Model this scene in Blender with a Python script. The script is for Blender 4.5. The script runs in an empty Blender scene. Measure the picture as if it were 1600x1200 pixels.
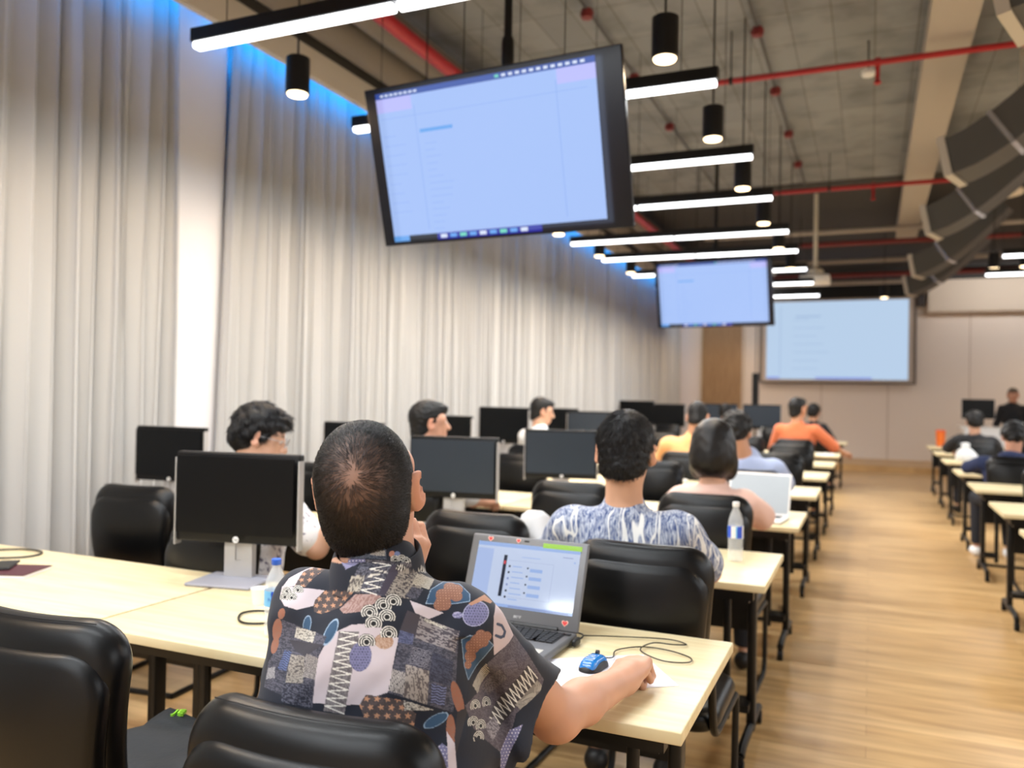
import bpy, math, random
import numpy as np
from mathutils import Vector, Matrix
random.seed(7); rng = np.random.RandomState(7)
S = bpy.context.scene; COL = S.collection
PI = math.pi

# ---------------------------------------------------------------- camera, world, exposure
YAW, PITCH, ROLL, FPX = math.radians(23.48), math.radians(.737), math.radians(1.09), 1290.0
CAMZ = 1.43
fwd = Vector((-math.sin(YAW)*math.cos(PITCH), math.cos(YAW)*math.cos(PITCH), math.sin(PITCH)))
right = Vector((math.cos(YAW), math.sin(YAW), 0)); up = right.cross(fwd)
r2 = right*math.cos(ROLL) + up*math.sin(ROLL); u2 = r2.cross(fwd)
cd = bpy.data.cameras.new('camera'); cam = bpy.data.objects.new('camera', cd); COL.objects.link(cam)
m = Matrix((r2, u2, -fwd)).transposed().to_4x4(); m.translation = (0, 0, CAMZ); cam.matrix_world = m
cd.sensor_width = 36; cd.lens = 36*FPX/1600; cd.clip_start = .05; cd.clip_end = 100
cd.dof.use_dof = True; cd.dof.focus_distance = 1.66; cd.dof.aperture_fstop = 2.7
S.camera = cam
W = bpy.data.worlds.new('world'); S.world = W; W.use_nodes = True
W.node_tree.nodes['Background'].inputs[0].default_value = (.9, .95, 1, 1)
W.node_tree.nodes['Background'].inputs[1].default_value = .15
S.view_settings.view_transform = 'Standard'; S.view_settings.look = 'None'
S.view_settings.gamma = 1; S.view_settings.exposure = -0.16

# ---------------------------------------------------------------- materials
def lin(c):
    return tuple(((v/255)/12.92 if v/255 <= .04045 else ((v/255+.055)/1.055)**2.4) for v in c)
MATS = {}
def mat(name, col=(200, 200, 200), rough=.5, metal=0, emit=None, es=0, alpha=None, trans=0, spec=.5, coat=0, sheen=0, ior=None):
    if name in MATS: return MATS[name]
    M = bpy.data.materials.new(name); M.use_nodes = True
    b = M.node_tree.nodes['Principled BSDF']; i = b.inputs
    i['Base Color'].default_value = lin(col)+(1,); i['Roughness'].default_value = rough; i['Metallic'].default_value = metal
    i['Specular IOR Level'].default_value = spec
    if emit: i['Emission Color'].default_value = lin(emit)+(1,); i['Emission Strength'].default_value = es
    if trans: i['Transmission Weight'].default_value = trans
    if coat: i['Coat Weight'].default_value = coat; i['Coat Roughness'].default_value = .08
    if sheen: i['Sheen Weight'].default_value = sheen
    if ior: i['IOR'].default_value = ior
    MATS[name] = M; return M
def nt(M): return M.node_tree.nodes, M.node_tree.links, M.node_tree.nodes['Principled BSDF']
def bump(M, scale=300, strength=.2, dist=.002, detail=4, stretch=None):
    N, L, b = nt(M)
    tc = N.new('ShaderNodeTexCoord'); mp = N.new('ShaderNodeMapping'); no = N.new('ShaderNodeTexNoise'); bp = N.new('ShaderNodeBump')
    if stretch: mp.inputs['Scale'].default_value = stretch
    no.inputs['Scale'].default_value = scale; no.inputs['Detail'].default_value = detail
    bp.inputs['Strength'].default_value = strength; bp.inputs['Distance'].default_value = dist
    L.new(tc.outputs['Object'], mp.inputs[0]); L.new(mp.outputs[0], no.inputs[0]); L.new(no.outputs[0], bp.inputs['Height']); L.new(bp.outputs[0], b.inputs['Normal'])
    return no
def noisecol(M, c1, c2, scale, stretch=(1, 1, 1), detail=4, lo=.35, hi=.65, dist=0):
    N, L, b = nt(M)
    tc = N.new('ShaderNodeTexCoord'); mp = N.new('ShaderNodeMapping'); no = N.new('ShaderNodeTexNoise'); cr = N.new('ShaderNodeValToRGB')
    mp.inputs['Scale'].default_value = stretch; no.inputs['Scale'].default_value = scale; no.inputs['Detail'].default_value = detail
    no.inputs['Distortion'].default_value = dist
    e = cr.color_ramp.elements; e[0].position = lo; e[1].position = hi; e[0].color = lin(c1)+(1,); e[1].color = lin(c2)+(1,)
    L.new(tc.outputs['Object'], mp.inputs[0]); L.new(mp.outputs[0], no.inputs[0]); L.new(no.outputs[0], cr.inputs[0]); L.new(cr.outputs[0], b.inputs['Base Color'])
    return cr
def vcol(M):
    N, L, b = nt(M); a = N.new('ShaderNodeAttribute'); a.attribute_name = 'Col'; L.new(a.outputs['Color'], b.inputs['Base Color'])
    return M

m_leather = mat('black_leather', (4, 5, 7), .33, spec=.36); bump(m_leather, 420, .12, .001, 6)
m_frame = mat('black_metal', (10, 10, 11), .4, spec=.4)
m_plastic = mat('black_plastic', (10, 10, 12), .5, spec=.3)
m_scr_off = mat('dark_screen', (6, 8, 11), .3, spec=.22)
m_scr_grey = mat('slate_screen_matte', (24, 36, 48), .45, spec=.5)
m_silver = mat('silver_plastic', (176, 174, 174), .4, .2)
m_grey = mat('grey_plastic', (150, 150, 160), .5)
m_white = mat('white_plastic', (235, 235, 235), .4)
m_paper = mat('paper', (232, 232, 240), .8)
m_table = mat('maple_laminate', (224, 208, 166), .38, spec=.4); noisecol(m_table, (218, 200, 156), (230, 216, 178), 3, (1, 14, 1), 5)
m_edge = mat('maple_edge', (205, 184, 145), .45)
m_curtain = mat('curtain_cloth', (190, 191, 191), .85); bump(m_curtain, 500, .2, .0015)
m_pillar = mat('pillar_paint', (222, 222, 226), .7)
m_wall = mat('wall_paint', (226, 216, 208), .7)
m_wall2 = mat('bulkhead_paint', (206, 194, 180), .7)
m_pelmet = mat('pelmet_paint', (205, 198, 188), .8)
m_door = mat('door_wood', (150, 120, 86), .5); noisecol(m_door, (142, 112, 80), (160, 130, 96), 6, (8, 8, .6))
m_dark = mat('dark_ceiling_paint', (62, 60, 60), .9)
m_duct = mat('duct_grey', (78, 78, 79), .6)
m_ductlt = mat('duct_insulation', (120, 113, 106), .8); bump(m_ductlt, 20, .4, .01)
m_beam = mat('beam_paint', (172, 164, 156), .8)
m_foil = mat('silver_foil', (190, 190, 195), .25, .8)
m_flange = mat('flange_white', (200, 195, 188), .5, .3)
m_red = mat('sprinkler_red', (165, 22, 32), .4)
m_redd = mat('sprinkler_red_dull', (120, 38, 40), .5)
m_tube = mat('tube_diffuser', (255, 255, 255), .5, emit=(250, 252, 255), es=5)
m_warm = mat('warm_lens', (255, 240, 220), .5, emit=(255, 226, 180), es=6)
m_diff = mat('diffuser_paint', (208, 198, 184), .6)
m_blue = mat('blue_led', (20, 120, 255), .5, emit=(20, 135, 255), es=6)
m_navy = mat('navy_cloth', (30, 42, 78), .85)
m_glass = mat('clear_bottle', (235, 240, 245), .08, spec=.8); MATS['clear_bottle'].node_tree.nodes['Principled BSDF'].inputs['Alpha'].default_value = .32

m_floor = mat('oak_planks', (190, 150, 100), .36, spec=.45)
def floor_nodes():
    N, L, b = nt(m_floor)
    tc = N.new('ShaderNodeTexCoord'); br = N.new('ShaderNodeTexBrick')
    br.inputs['Scale'].default_value = 1; br.inputs['Brick Width'].default_value = 1.3; br.inputs['Row Height'].default_value = .125
    br.inputs['Mortar Size'].default_value = .0015; br.inputs['Mortar Smooth'].default_value = .5; br.offset = .37
    br.inputs['Color1'].default_value = lin((214, 178, 126))+(1,); br.inputs['Color2'].default_value = lin((196, 158, 106))+(1,)
    br.inputs['Mortar'].default_value = lin((160, 122, 78))+(1,)
    mp = N.new('ShaderNodeMapping'); mp.inputs['Scale'].default_value = (1.6, 14, 1)
    no = N.new('ShaderNodeTexNoise'); no.inputs['Scale'].default_value = 1.2; no.inputs['Detail'].default_value = 6; no.inputs['Distortion'].default_value = .6
    mx = N.new('ShaderNodeMix'); mx.data_type = 'RGBA'; mx.blend_type = 'MULTIPLY'; mx.inputs[0].default_value = .8
    cr = N.new('ShaderNodeValToRGB'); cr.color_ramp.elements[0].position = .3; cr.color_ramp.elements[0].color = (.62, .56, .5, 1)
    cr.color_ramp.elements[1].position = .62; cr.color_ramp.elements[1].color = (1, 1, 1, 1)
    L.new(tc.outputs['Object'], br.inputs[0]); L.new(tc.outputs['Object'], mp.inputs[0]); L.new(mp.outputs[0], no.inputs[0]); L.new(no.outputs[0], cr.inputs[0])
    L.new(br.outputs[0], mx.inputs[6]); L.new(cr.outputs[0], mx.inputs[7]); L.new(mx.outputs[2], b.inputs['Base Color'])
floor_nodes()
m_slab = mat('ceiling_slab', (150, 140, 128), .9)
def slab_nodes():
    N, L, b = nt(m_slab)
    tc = N.new('ShaderNodeTexCoord'); br = N.new('ShaderNodeTexBrick')
    br.inputs['Scale'].default_value = 1; br.inputs['Brick Width'].default_value = .32; br.inputs['Row Height'].default_value = .62
    br.inputs['Mortar Size'].default_value = .006; br.inputs['Mortar Smooth'].default_value = .8; br.offset = .0
    br.inputs['Color1'].default_value = lin((142, 145, 150))+(1,); br.inputs['Color2'].default_value = lin((127, 130, 135))+(1,)
    br.inputs['Mortar'].default_value = lin((96, 90, 84))+(1,)
    no = N.new('ShaderNodeTexNoise'); no.inputs['Scale'].default_value = 3; no.inputs['Detail'].default_value = 8
    cr = N.new('ShaderNodeValToRGB'); cr.color_ramp.elements[0].position = .3; cr.color_ramp.elements[0].color = (.62, .62, .62, 1); cr.color_ramp.elements[1].position = .55
    mx = N.new('ShaderNodeMix'); mx.data_type = 'RGBA'; mx.blend_type = 'MULTIPLY'; mx.inputs[0].default_value = .8
    L.new(tc.outputs['Object'], br.inputs[0]); L.new(tc.outputs['Object'], no.inputs[0]); L.new(no.outputs[0], cr.inputs[0])
    L.new(br.outputs[0], mx.inputs[6]); L.new(cr.outputs[0], mx.inputs[7]); L.new(mx.outputs[2], b.inputs['Base Color'])
slab_nodes()

# ---------------------------------------------------------------- mesh helpers
class MB:
    def __init__(s): s.v = []; s.f = []; s.m = []; s.mi = 0
    def add(s, vs, fs, mi=None):
        n = len(s.v); s.v += [tuple(v) for v in vs]; s.f += [tuple(n+i for i in f) for f in fs]; s.m += [s.mi if mi is None else mi]*len(fs); return s
    def box(s, x0, x1, y0, y1, z0, z1, mi=None, bev=0):
        if bev:
            return s.rbox((x0+x1)/2, (y0+y1)/2, (z0+z1)/2, x1-x0, y1-y0, z1-z0, bev, mi)
        v = [(x, y, z) for z in (z0, z1) for y in (y0, y1) for x in (x0, x1)]
        return s.add(v, [(0, 2, 3, 1), (4, 5, 7, 6), (0, 1, 5, 4), (2, 6, 7, 3), (0, 4, 6, 2), (1, 3, 7, 5)], mi)
    def rbox(s, cx, cy, cz, w, d, h, r, mi=None, seg=3):
        # rounded in the x/y outline, with a bevelled top and bottom
        r = min(r, w/2.01, d/2.01, h/2.01); out = []
        for k, (sx, sy) in enumerate(((1, 1), (-1, 1), (-1, -1), (1, -1))):
            for i in range(seg+1):
                a = k*PI/2+i*PI/2/seg; out.append((sx*(w/2-r), sy*(d/2-r), math.cos(a), math.sin(a)))
        rings = []
        for i in range(seg+1):
            a = -PI/2+i*PI/2/seg; rings.append((-h/2+r+r*math.sin(a), r*math.cos(a)))
        for i in range(seg+1):
            a = i*PI/2/seg; rings.append((h/2-r+r*math.sin(a), r*math.cos(a)))
        n = len(out); v = []; f = []
        for z, rr in rings:
            for ox, oy, c, q in out: v.append((cx+ox+c*rr, cy+oy+q*rr, cz+z))
        for j in range(len(rings)-1):
            for i in range(n):
                a, b = j*n+i, j*n+(i+1) % n; f.append((a, b, b+n, a+n))
        f.append(tuple(range(n-1, -1, -1))); f.append(tuple((len(rings)-1)*n+i for i in range(n)))
        return s.add(v, f, mi)
    def tube(s, pts, r, n=8, mi=None, closed=False, caps=True):
        pts = [Vector(p) for p in pts]; v = []; f = []; rr = r if isinstance(r, (list, tuple)) else [r]*len(pts)
        t0 = (pts[1]-pts[0]).normalized(); a = Vector((0, 0, 1)) if abs(t0.z) < .9 else Vector((1, 0, 0)); nx = t0.cross(a).normalized()
        N = len(pts)
        for i, p in enumerate(pts):
            if closed: t = (pts[(i+1) % N]-pts[i-1]).normalized()
            else: t = (pts[min(i+1, N-1)]-pts[max(i-1, 0)]).normalized()
            nx = (nx-t*nx.dot(t)).normalized(); ny = t.cross(nx)
            for k in range(n):
                q = 2*PI*k/n; v.append(p+(nx*math.cos(q)+ny*math.sin(q))*rr[i])
        M = N if closed else N-1
        for i in range(M):
            for k in range(n):
                a0, a1 = i*n+k, i*n+(k+1) % n; b0, b1 = ((i+1) % N)*n+k, ((i+1) % N)*n+(k+1) % n
                f.append((a0, a1, b1, b0))
        if not closed and caps: f.append(tuple(range(n-1, -1, -1))); f.append(tuple((N-1)*n+k for k in range(n)))
        return s.add(v, f, mi)
    def lathe(s, prof, c=(0, 0, 0), n=24, mi=None):
        v = []; f = []
        for r, z in prof:
            for k in range(n):
                q = 2*PI*k/n; v.append((c[0]+r*math.cos(q), c[1]+r*math.sin(q), c[2]+z))
        for j in range(len(prof)-1):
            for k in range(n): f.append((j*n+k, j*n+(k+1) % n, (j+1)*n+(k+1) % n, (j+1)*n+k))
        f.append(tuple(range(n-1, -1, -1))); f.append(tuple((len(prof)-1)*n+k for k in range(n)))
        return s.add(v, f, mi)
    def quad(s, a, b, c, d, mi=None): return s.add([a, b, c, d], [(0, 1, 2, 3)], mi)
    def prism(s, poly, y0, y1, mi=None):   # polygon given in x,z extruded along y
        n = len(poly); v = [(x, y0, z) for x, z in poly]+[(x, y1, z) for x, z in poly]
        f = [tuple(range(n)), tuple(range(2*n-1, n-1, -1))]+[(i, i+n, (i+1) % n+n, (i+1) % n) for i in range(n)]
        return s.add(v, f, mi)
    def xf(s, Mx):
        s.v = [tuple(Mx @ Vector(v)) for v in s.v]; return s
    def build(s, name, mats, parent=None, smooth=True, angle=35):
        me = bpy.data.meshes.new(name); me.from_pydata(s.v, [], s.f)
        for mm in (mats if isinstance(mats, (list, tuple)) else [mats]): me.materials.append(mm)
        me.polygons.foreach_set('material_index', s.m)
        if smooth:
            me.polygons.foreach_set('use_smooth', [True]*len(s.f)); me.set_sharp_from_angle(angle=math.radians(angle))
        me.update(); o = bpy.data.objects.new(name, me); COL.objects.link(o)
        if parent: o.parent = parent
        return o
def rounded_path(pts, r, n=5):
    pts = [Vector(p) for p in pts]; out = [pts[0]]
    for i in range(1, len(pts)-1):
        a = (pts[i-1]-pts[i]); b = (pts[i+1]-pts[i]); d = min(r, a.length*.49, b.length*.49)
        p0 = pts[i]+a.normalized()*d; p2 = pts[i]+b.normalized()*d
        for k in range(n+1):
            t = k/n; out.append(p0*(1-t)**2+pts[i]*2*t*(1-t)+p2*t*t)
    out.append(pts[-1]); return out
def tag(o, label=None, cat=None, group=None, kind=None):
    if label: o['label'] = label
    if cat: o['category'] = cat
    if group: o['group'] = group
    if kind: o['kind'] = kind
    return o
def thing(name, label, cat, loc=(0, 0, 0), rz=0, group=None):
    o = bpy.data.objects.new(name, None); o.empty_display_size = .1; COL.objects.link(o)
    o.location = loc; o.rotation_euler = (0, 0, rz); return tag(o, label, cat, group)
def struct(o): o['kind'] = 'structure'; return o
KIDS = {}
def dup(root, loc, rz, label=None, group=None, scale=None):
    r = root.copy(); COL.objects.link(r); r.location = loc; r.rotation_euler = (0, 0, rz)
    if label: r['label'] = label
    if group: r['group'] = group
    r.scale = scale or (1, 1, 1)
    for ch in list(root.children):
        c = ch.copy(); COL.objects.link(c); c.parent = r
        for g in list(ch.children):
            d = g.copy(); COL.objects.link(d); d.parent = c
    return r
def text_mesh(name, txt, size, material, parent, Mx, extrude=.0004, align='CENTER', bold=0):
    cu = bpy.data.curves.new(name, 'FONT'); cu.body = txt; cu.size = size; cu.extrude = extrude; cu.align_x = align; cu.align_y = 'CENTER'; cu.offset = bold
    tmp = bpy.data.objects.new('tmp', cu); COL.objects.link(tmp)
    dg = bpy.context.evaluated_depsgraph_get(); me = bpy.data.meshes.new_from_object(tmp.evaluated_get(dg))
    bpy.data.objects.remove(tmp); bpy.data.curves.remove(cu)
    me.name = name; me.materials.clear(); me.materials.append(material); me.transform(Mx)
    o = bpy.data.objects.new(name, me); COL.objects.link(o); o.parent = parent; return o
def area(name, loc, sx, sy, energy, col, parent, rot=(0, 0, 0)):
    l = bpy.data.lights.new(name, 'AREA'); l.shape = 'RECTANGLE'; l.size = sx; l.size_y = sy; l.energy = energy; l.color = col
    o = bpy.data.objects.new(name, l); COL.objects.link(o); o.location = loc; o.rotation_euler = rot; o.parent = parent; return o
ORD = ['first', 'second', 'third', 'fourth', 'fifth', 'sixth', 'seventh', 'eighth', 'ninth', 'tenth', 'eleventh', 'twelfth', 'thirteenth']

# ---------------------------------------------------------------- room shell
XL, XR, YB, YF, ZC = -4.65, 7.0, -5.0, 20.5, 4.5
struct(MB().box(XL-.1, XR+.1, YB, YF, -.1, 0).build('floor', m_floor, smooth=False))
struct(MB().box(XL-.1, XL, YB, YF, 0, ZC).build('wall_left', m_pillar, smooth=False))
struct(MB().box(XR, XR+.1, YB, YF, 0, ZC).build('wall_right', m_wall, smooth=False))
struct(MB().box(XL-.1, XR+.1, YB-.1, YB, 0, ZC).build('wall_back', m_wall, smooth=False))
fw = MB().box(XL-.1, XR+.1, YF, YF+.1, 0, ZC)
struct(fw.build('wall_front', m_wall, smooth=False))
struct(MB().box(XL-.1, XR+.1, YB, 12.3, ZC, ZC+.1).build('ceiling', m_slab, smooth=False))
struct(MB().box(XL-.1, XR+.1, 12.3, YF, ZC-.02, ZC+.1).build('ceiling', m_dark, smooth=False))
struct(MB().box(XL, XR, 18.4, YF, 0, .13).build('floor_stage', m_floor, smooth=False))
struct(MB().box(-4.65, -4.40, 4.18, 4.72, 0, 4.2).build('wall_pillar', m_pillar, smooth=False))
struct(MB().box(-4.19, -4.13, YB, YF, 3.95, 4.17).build('trim_1', m_pelmet, smooth=False))
struct(MB().box(-4.185, -4.135, YB, YF, 4.17, 4.5).build('trim_10', m_dark, smooth=False))  # added board, dark like the shaded gap above the pelmet, blocks blue glow
# front wall: bulkhead, panel seams
struct(MB().box(1.14, XR, 20.25, YF, 3.42, 4.12).build('trim_2', m_wall2, smooth=False))
struct(MB().box(XL, XR, 20.3, YF, 4.12, ZC).build('trim_3', m_dark, smooth=False))
m_seam = mat('seam', (176, 160, 146), .8)
k = 0
for x in (-1.05, .36, 1.98, 3.6, 5.2):
    k += 1; struct(MB().box(x-.008, x+.008, YF-.006, YF, .13, 3.42).build('trim_%d' % (3+k), m_seam, smooth=False))
struct(MB().box(-2.2, XR, YF-.006, YF, 3.40, 3.42).build('trim_9', m_seam, smooth=False))
dr = struct(MB().box(-3.81, -2.85, YF-.05, YF, .13, 3.6).build('door_1', m_door, smooth=False))
MB().box(-3.86, -3.81, YF-.07, YF, .13, 3.65).box(-2.85, -2.80, YF-.07, YF, .13, 3.65).box(-3.86, -2.80, YF-.07, YF, 3.6, 3.65).build('door_frame', m_wall2, dr, smooth=False)
MB().tube([(-2.95, YF-.05, 1.15), (-2.95, YF-.1, 1.15), (-3.08, YF-.1, 1.15)], .01).build('door_handle', m_silver, dr)

# ---------------------------------------------------------------- curtains
def curtain(y0, y1, label, x0=-4.36, lean=0.0, seed=0, z1=4.08):
    r = random.Random(seed); n = int((y1-y0)/.012); ys = [y0+(y1-y0)*i/n for i in range(n+1)]
    ph = [0]; w = []
    fr = [1/r.uniform(.085, .16) for _ in range(int((y1-y0)/.1)+4)]
    for i in range(n): ph.append(ph[-1]+2*PI*fr[min(len(fr)-1, int((ys[i]-y0)/.14))]*(ys[1]-ys[0]))
    am = [r.uniform(.6, 1.25) for _ in range(len(fr)+2)]
    zs = [.03, .5, 1.2, 1.9, 2.6, 3.2, 3.7, z1]; v = []; f = []
    for j, z in enumerate(zs):
        t = (z-.03)/(z1-.03)
        for i, y in enumerate(ys):
            q = (y-y0)/.14; a = am[int(q)]*(1-(q % 1))+am[int(q)+1]*(q % 1)
            A = .066*a*(1.05-.35*t); p = ph[i]
            s_ = math.sin(p); s_ = math.copysign(abs(s_)**.75, s_)
            x = x0+A*s_+.014*math.sin(p*.5+1.7*t+seed)+.01*math.sin(p*.23+z*1.3)
            yy = y+.02*math.sin(2*p)*a*(1-.4*t)+.012*math.sin(z*1.1+p*.3)
            e = max(0, 1-(y-y0)/1.1) if lean else 0
            yy += lean*e*(t**1.5)
            v.append((x, yy, z))
    N = n+1
    for j in range(len(zs)-1):
        for i in range(n): f.append((j*N+i, j*N+i+1, (j+1)*N+i+1, (j+1)*N+i))
    o = MB().add(v, f).build('curtain', m_curtain, smooth=True, angle=180)
    md = o.modifiers.new('s', 'SOLIDIFY'); md.thickness = .004
    return tag(o, label, 'curtain', 'pleated curtains along the window wall')
curtain(-4.9, 4.22, 'floor-length cream pleated curtain nearest the viewer, left of the white pillar', seed=3)
curtain(4.62, 9.2, 'cream pleated curtain starting just right of the white pillar', seed=5, lean=.14)
curtain(9.22, 14.2, 'cream pleated curtain in the middle of the window wall, beyond the large hanging screen', seed=8)
curtain(14.22, 20.3, 'cream pleated curtain at the far end, next to the brown door', seed=11)
def led(y0, y1, label):
    t = thing('led_strip', label, 'light strip', (-4.22, (y0+y1)/2, 4.2))
    MB().box(-.012, .012, -(y1-y0)/2, (y1-y0)/2, .006, .02).build('channel', m_silver, t, smooth=False)
    MB().box(-.009, .009, -(y1-y0)/2, (y1-y0)/2, 0, .006).build('diffuser', m_blue, t, smooth=False)
    area('led_light', (0, 0, -.01), .05, y1-y0, 4.5*(y1-y0), (.02, .34, 1), t, (0, math.radians(25), 0))
led(1.4, 4.2, 'blue LED strip above the curtain left of the pillar')
led(4.5, 19.8, 'blue LED strip running above the curtains right of the pillar')

# ---------------------------------------------------------------- ceiling services
def pipe(name, pts, r, m, label, cat='pipe', n=12, group=None):
    return tag(MB().tube(pts, r, n).build(name, m), label, cat, group)
pipe('sprinkler_pipe', [(-3.1, -4.8, 4.0), (-3.1, 17.5, 4.0)], .055, m_red, 'thick red sprinkler main running lengthwise beside the grey ducts')
pipe('insulated_duct', [(-3.42, -4.8, 4.22), (-3.42, 20.2, 4.22)], .13, m_ductlt, 'round grey insulated duct next to the thick red pipe', 'duct', 20)
pipe('insulated_duct', [(-3.86, -4.8, 4.26), (-3.86, 20.2, 4.26)], .15, m_ductlt, 'round grey insulated duct nearest the curtains', 'duct', 20)
def cross_pipe(y, z, r, m, x0, x1, label, drops=()):
    t = thing('sprinkler_pipe', label, 'pipe', ((x0+x1)/2, y, z))
    MB().tube([(-(x1-x0)/2, 0, 0), ((x1-x0)/2, 0, 0)], r, 10).build('pipe', m, t)
    for x in drops:
        X = x-(x0+x1)/2
        MB().tube([(X, 0, 0), (X, 0, -.13)], .016, 8).tube([(X-.02, 0, 0), (X+.02, 0, 0)], r*1.5, 10).lathe([(.004, -.13), (.018, -.14), (.03, -.165), (.006, -.18)], (X, 0, 0), 12).build('sprinkler_head', m, t)
    for x in np.arange(x0+.3, x1, 1.6):
        if .3 < x < .74: continue
        X = x-(x0+x1)/2
        MB().tube([(X, 0, r), (X, 0, ZC-z)], .006, 6).tube([(X-.015, 0, 0), (X+.015, 0, 0)], r*1.35, 10).build('hanger', m_frame, t)
    return t
cross_pipe(7.0, 4.08, .024, m_red, -1.4, 6.8, 'thin red sprinkler pipe crossing nearest above the pendant lights', (.02,))
cross_pipe(10.9, 4.05, .026, m_red, -2.4, 6.8, 'thin red sprinkler pipe crossing at the edge of the pale ceiling', (.0,))
cross_pipe(14.6, 4.02, .04, m_redd, -3.0, 6.8, 'dull red pipe crossing below the dark ceiling, middle of the room')
cross_pipe(18.2, 4.0, .05, m_redd, -3.0, 6.8, 'dull red pipe crossing closest to the front wall')
pipe('conduit', [(-2.6, 14.1, 4.13), (6.8, 14.1, 4.13)], .04, m_beam, 'beige conduit crossing the dark ceiling above the projector', 'conduit')
pipe('conduit', [(-2.6, 18.0, 4.26), (6.8, 18.0, 4.26)], .045, m_beam, 'beige conduit crossing the dark ceiling nearest the front wall', 'conduit')
pipe('conduit', [(-2.0, 19.2, 4.48), (-2.0, 19.2, 3.98), (1.2, 19.2, 3.98), (1.2, 19.2, 4.48)], .05, m_beam, 'short beige conduit just above the black screen housing', 'conduit')
tag(MB().box(.36, .68, YB, 15.4, 4.2, 4.38).build('cable_tray', m_beam, smooth=False), 'long beige boxed tray running lengthwise under the ceiling beside the aisle', 'tray')
# conduits with red junction boxes
def junction_line(x, ys, label, x0=None):
    t = thing('conduit_run', label, 'conduit', (x, 0, ZC))
    MB().tube([(0, -4.5, -.05), (0, 12.2, -.05)], .012, 8).build('conduit', m_duct, t)
    for y in ys:
        MB().lathe([(.035, -.12), (.045, -.115), (.045, -.05), (.03, -.04)], (0, y, 0), 12).tube([(-.05, y, -.08), (.05, y, -.08)], .02, 8).build('junction_box', m_redd, t)
junction_line(-.88, [2.7, 4.05, 5.4, 6.9, 8.3, 9.7, 11.0], 'dark ceiling conduit with small red junction boxes above the near row of round lamps')
junction_line(-2.07, [3.4, 4.8, 6.1, 7.5, 9.0, 10.4], 'dark ceiling conduit with small red junction boxes over the hanging screens')
junction_line(-3.62, [4.05], 'dark ceiling conduit with one red junction box near the curtains')
t = thing('smoke_detector', 'small white smoke detector hanging under the pale ceiling', 'smoke detector', (-.05, 7.6, 4.22))
MB().lathe([(.02, -.03), (.05, -.02), (.06, .0), (.06, .015), (.03, .03)], (0, 0, 0), 20).build('body', m_white, t)
MB().tube([(0, 0, .03), (0, 0, ZC-4.22)], .007, 6).build('rod', m_frame, t)
# curved ducts
def curved_duct(Yk, label):
    t = thing('curved_duct', label, 'duct', (0, Yk, 0), group=None)
    path = []
    for i in range(15):
        u = i/14
        x = .60+1.05*u; z = 3.44+.80*u**1.5; y = -.35*u
        path.append(Vector((x, y, z)))
    v = []; f = []; n = 4
    for i, p in enumerate(path):
        tt = (path[min(i+1, 14)]-path[max(i-1, 0)]).normalized(); b = Vector((.2, .95, 0)); b = (b-tt*b.dot(tt)).normalized(); c = tt.cross(b)
        for (q, w_) in ((-1, -1), (1, -1), (1, 1), (-1, 1)): v.append(p+b*q*.23+c*w_*.15)
    for i in range(14):
        for k_ in range(4): f.append((i*4+k_, i*4+(k_+1) % 4, i*4+4+(k_+1) % 4, i*4+4+k_))
    f.append((3, 2, 1, 0)); f.append((56, 57, 58, 59))
    MB().add(v, f).build('duct_body', m_duct, t, angle=40)
    def ring(i, w, name, m):
        p = path[i]; tt = (path[min(i+1, 14)]-path[max(i-1, 0)]).normalized(); b = Vector((.2, .95, 0)); b = (b-tt*b.dot(tt)).normalized(); c = tt.cross(b); vv = []
        for d in (-w, w):
            for (q, w_) in ((-1, -1), (1, -1), (1, 1), (-1, 1)): vv.append(p+tt*d+b*q*.245+c*w_*.165)
        ff = [(k_, (k_+1) % 4, 4+(k_+1) % 4, 4+k_) for k_ in range(4)]+[(3, 2, 1, 0), (4, 5, 6, 7)]
        MB().add(vv, ff).build(name, m, t, smooth=False)
    ring(0, .03, 'flange', m_flange); ring(5, .02, 'tape_band', m_foil)
    MB().tube([(1.6, -.33, 4.15), (1.6, -.33, ZC)], .008, 6).build('hanger', m_frame, t)
for i, (y, w_) in enumerate(((4.7, 'nearest the viewer, at the top right corner'), (7.75, 'second nearest, beside the long beige tray'), (10.3, 'third from the viewer'), (13.6, 'fourth from the viewer, over the dark zone'), (15.9, 'farthest from the viewer'))):
    curved_duct(y, 'curved grey rectangular air duct, '+w_)
def diffuser(x, y, z, label):
    t = thing('air_diffuser', label, 'air vent', (x, y, z), group='round ceiling air diffusers')
    MB().lathe([(.30, 0), (.31, .012), (.27, .05), (.14, .09), (.14, ZC-z)], (0, 0, 0), 32).build('outer_ring', m_diff, t)
    MB().lathe([(.21, -.012), (.22, 0), (.2, .008), (.1, .01)], (0, 0, 0), 32).build('inner_cone', m_diff, t)
    MB().lathe([(.1, -.02), (.11, -.01), (.09, .0)], (0, 0, 0), 24).build('centre_cap', m_diff, t)
for a in ((1.30, 8.3, 3.9, 'round cream air diffuser at the right edge, nearest the viewer'), (1.32, 11.15, 3.9, 'round cream air diffuser, middle one of the row'), (1.20, 14.2, 3.9, 'round cream air diffuser, farthest of the row')): diffuser(*a)

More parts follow.
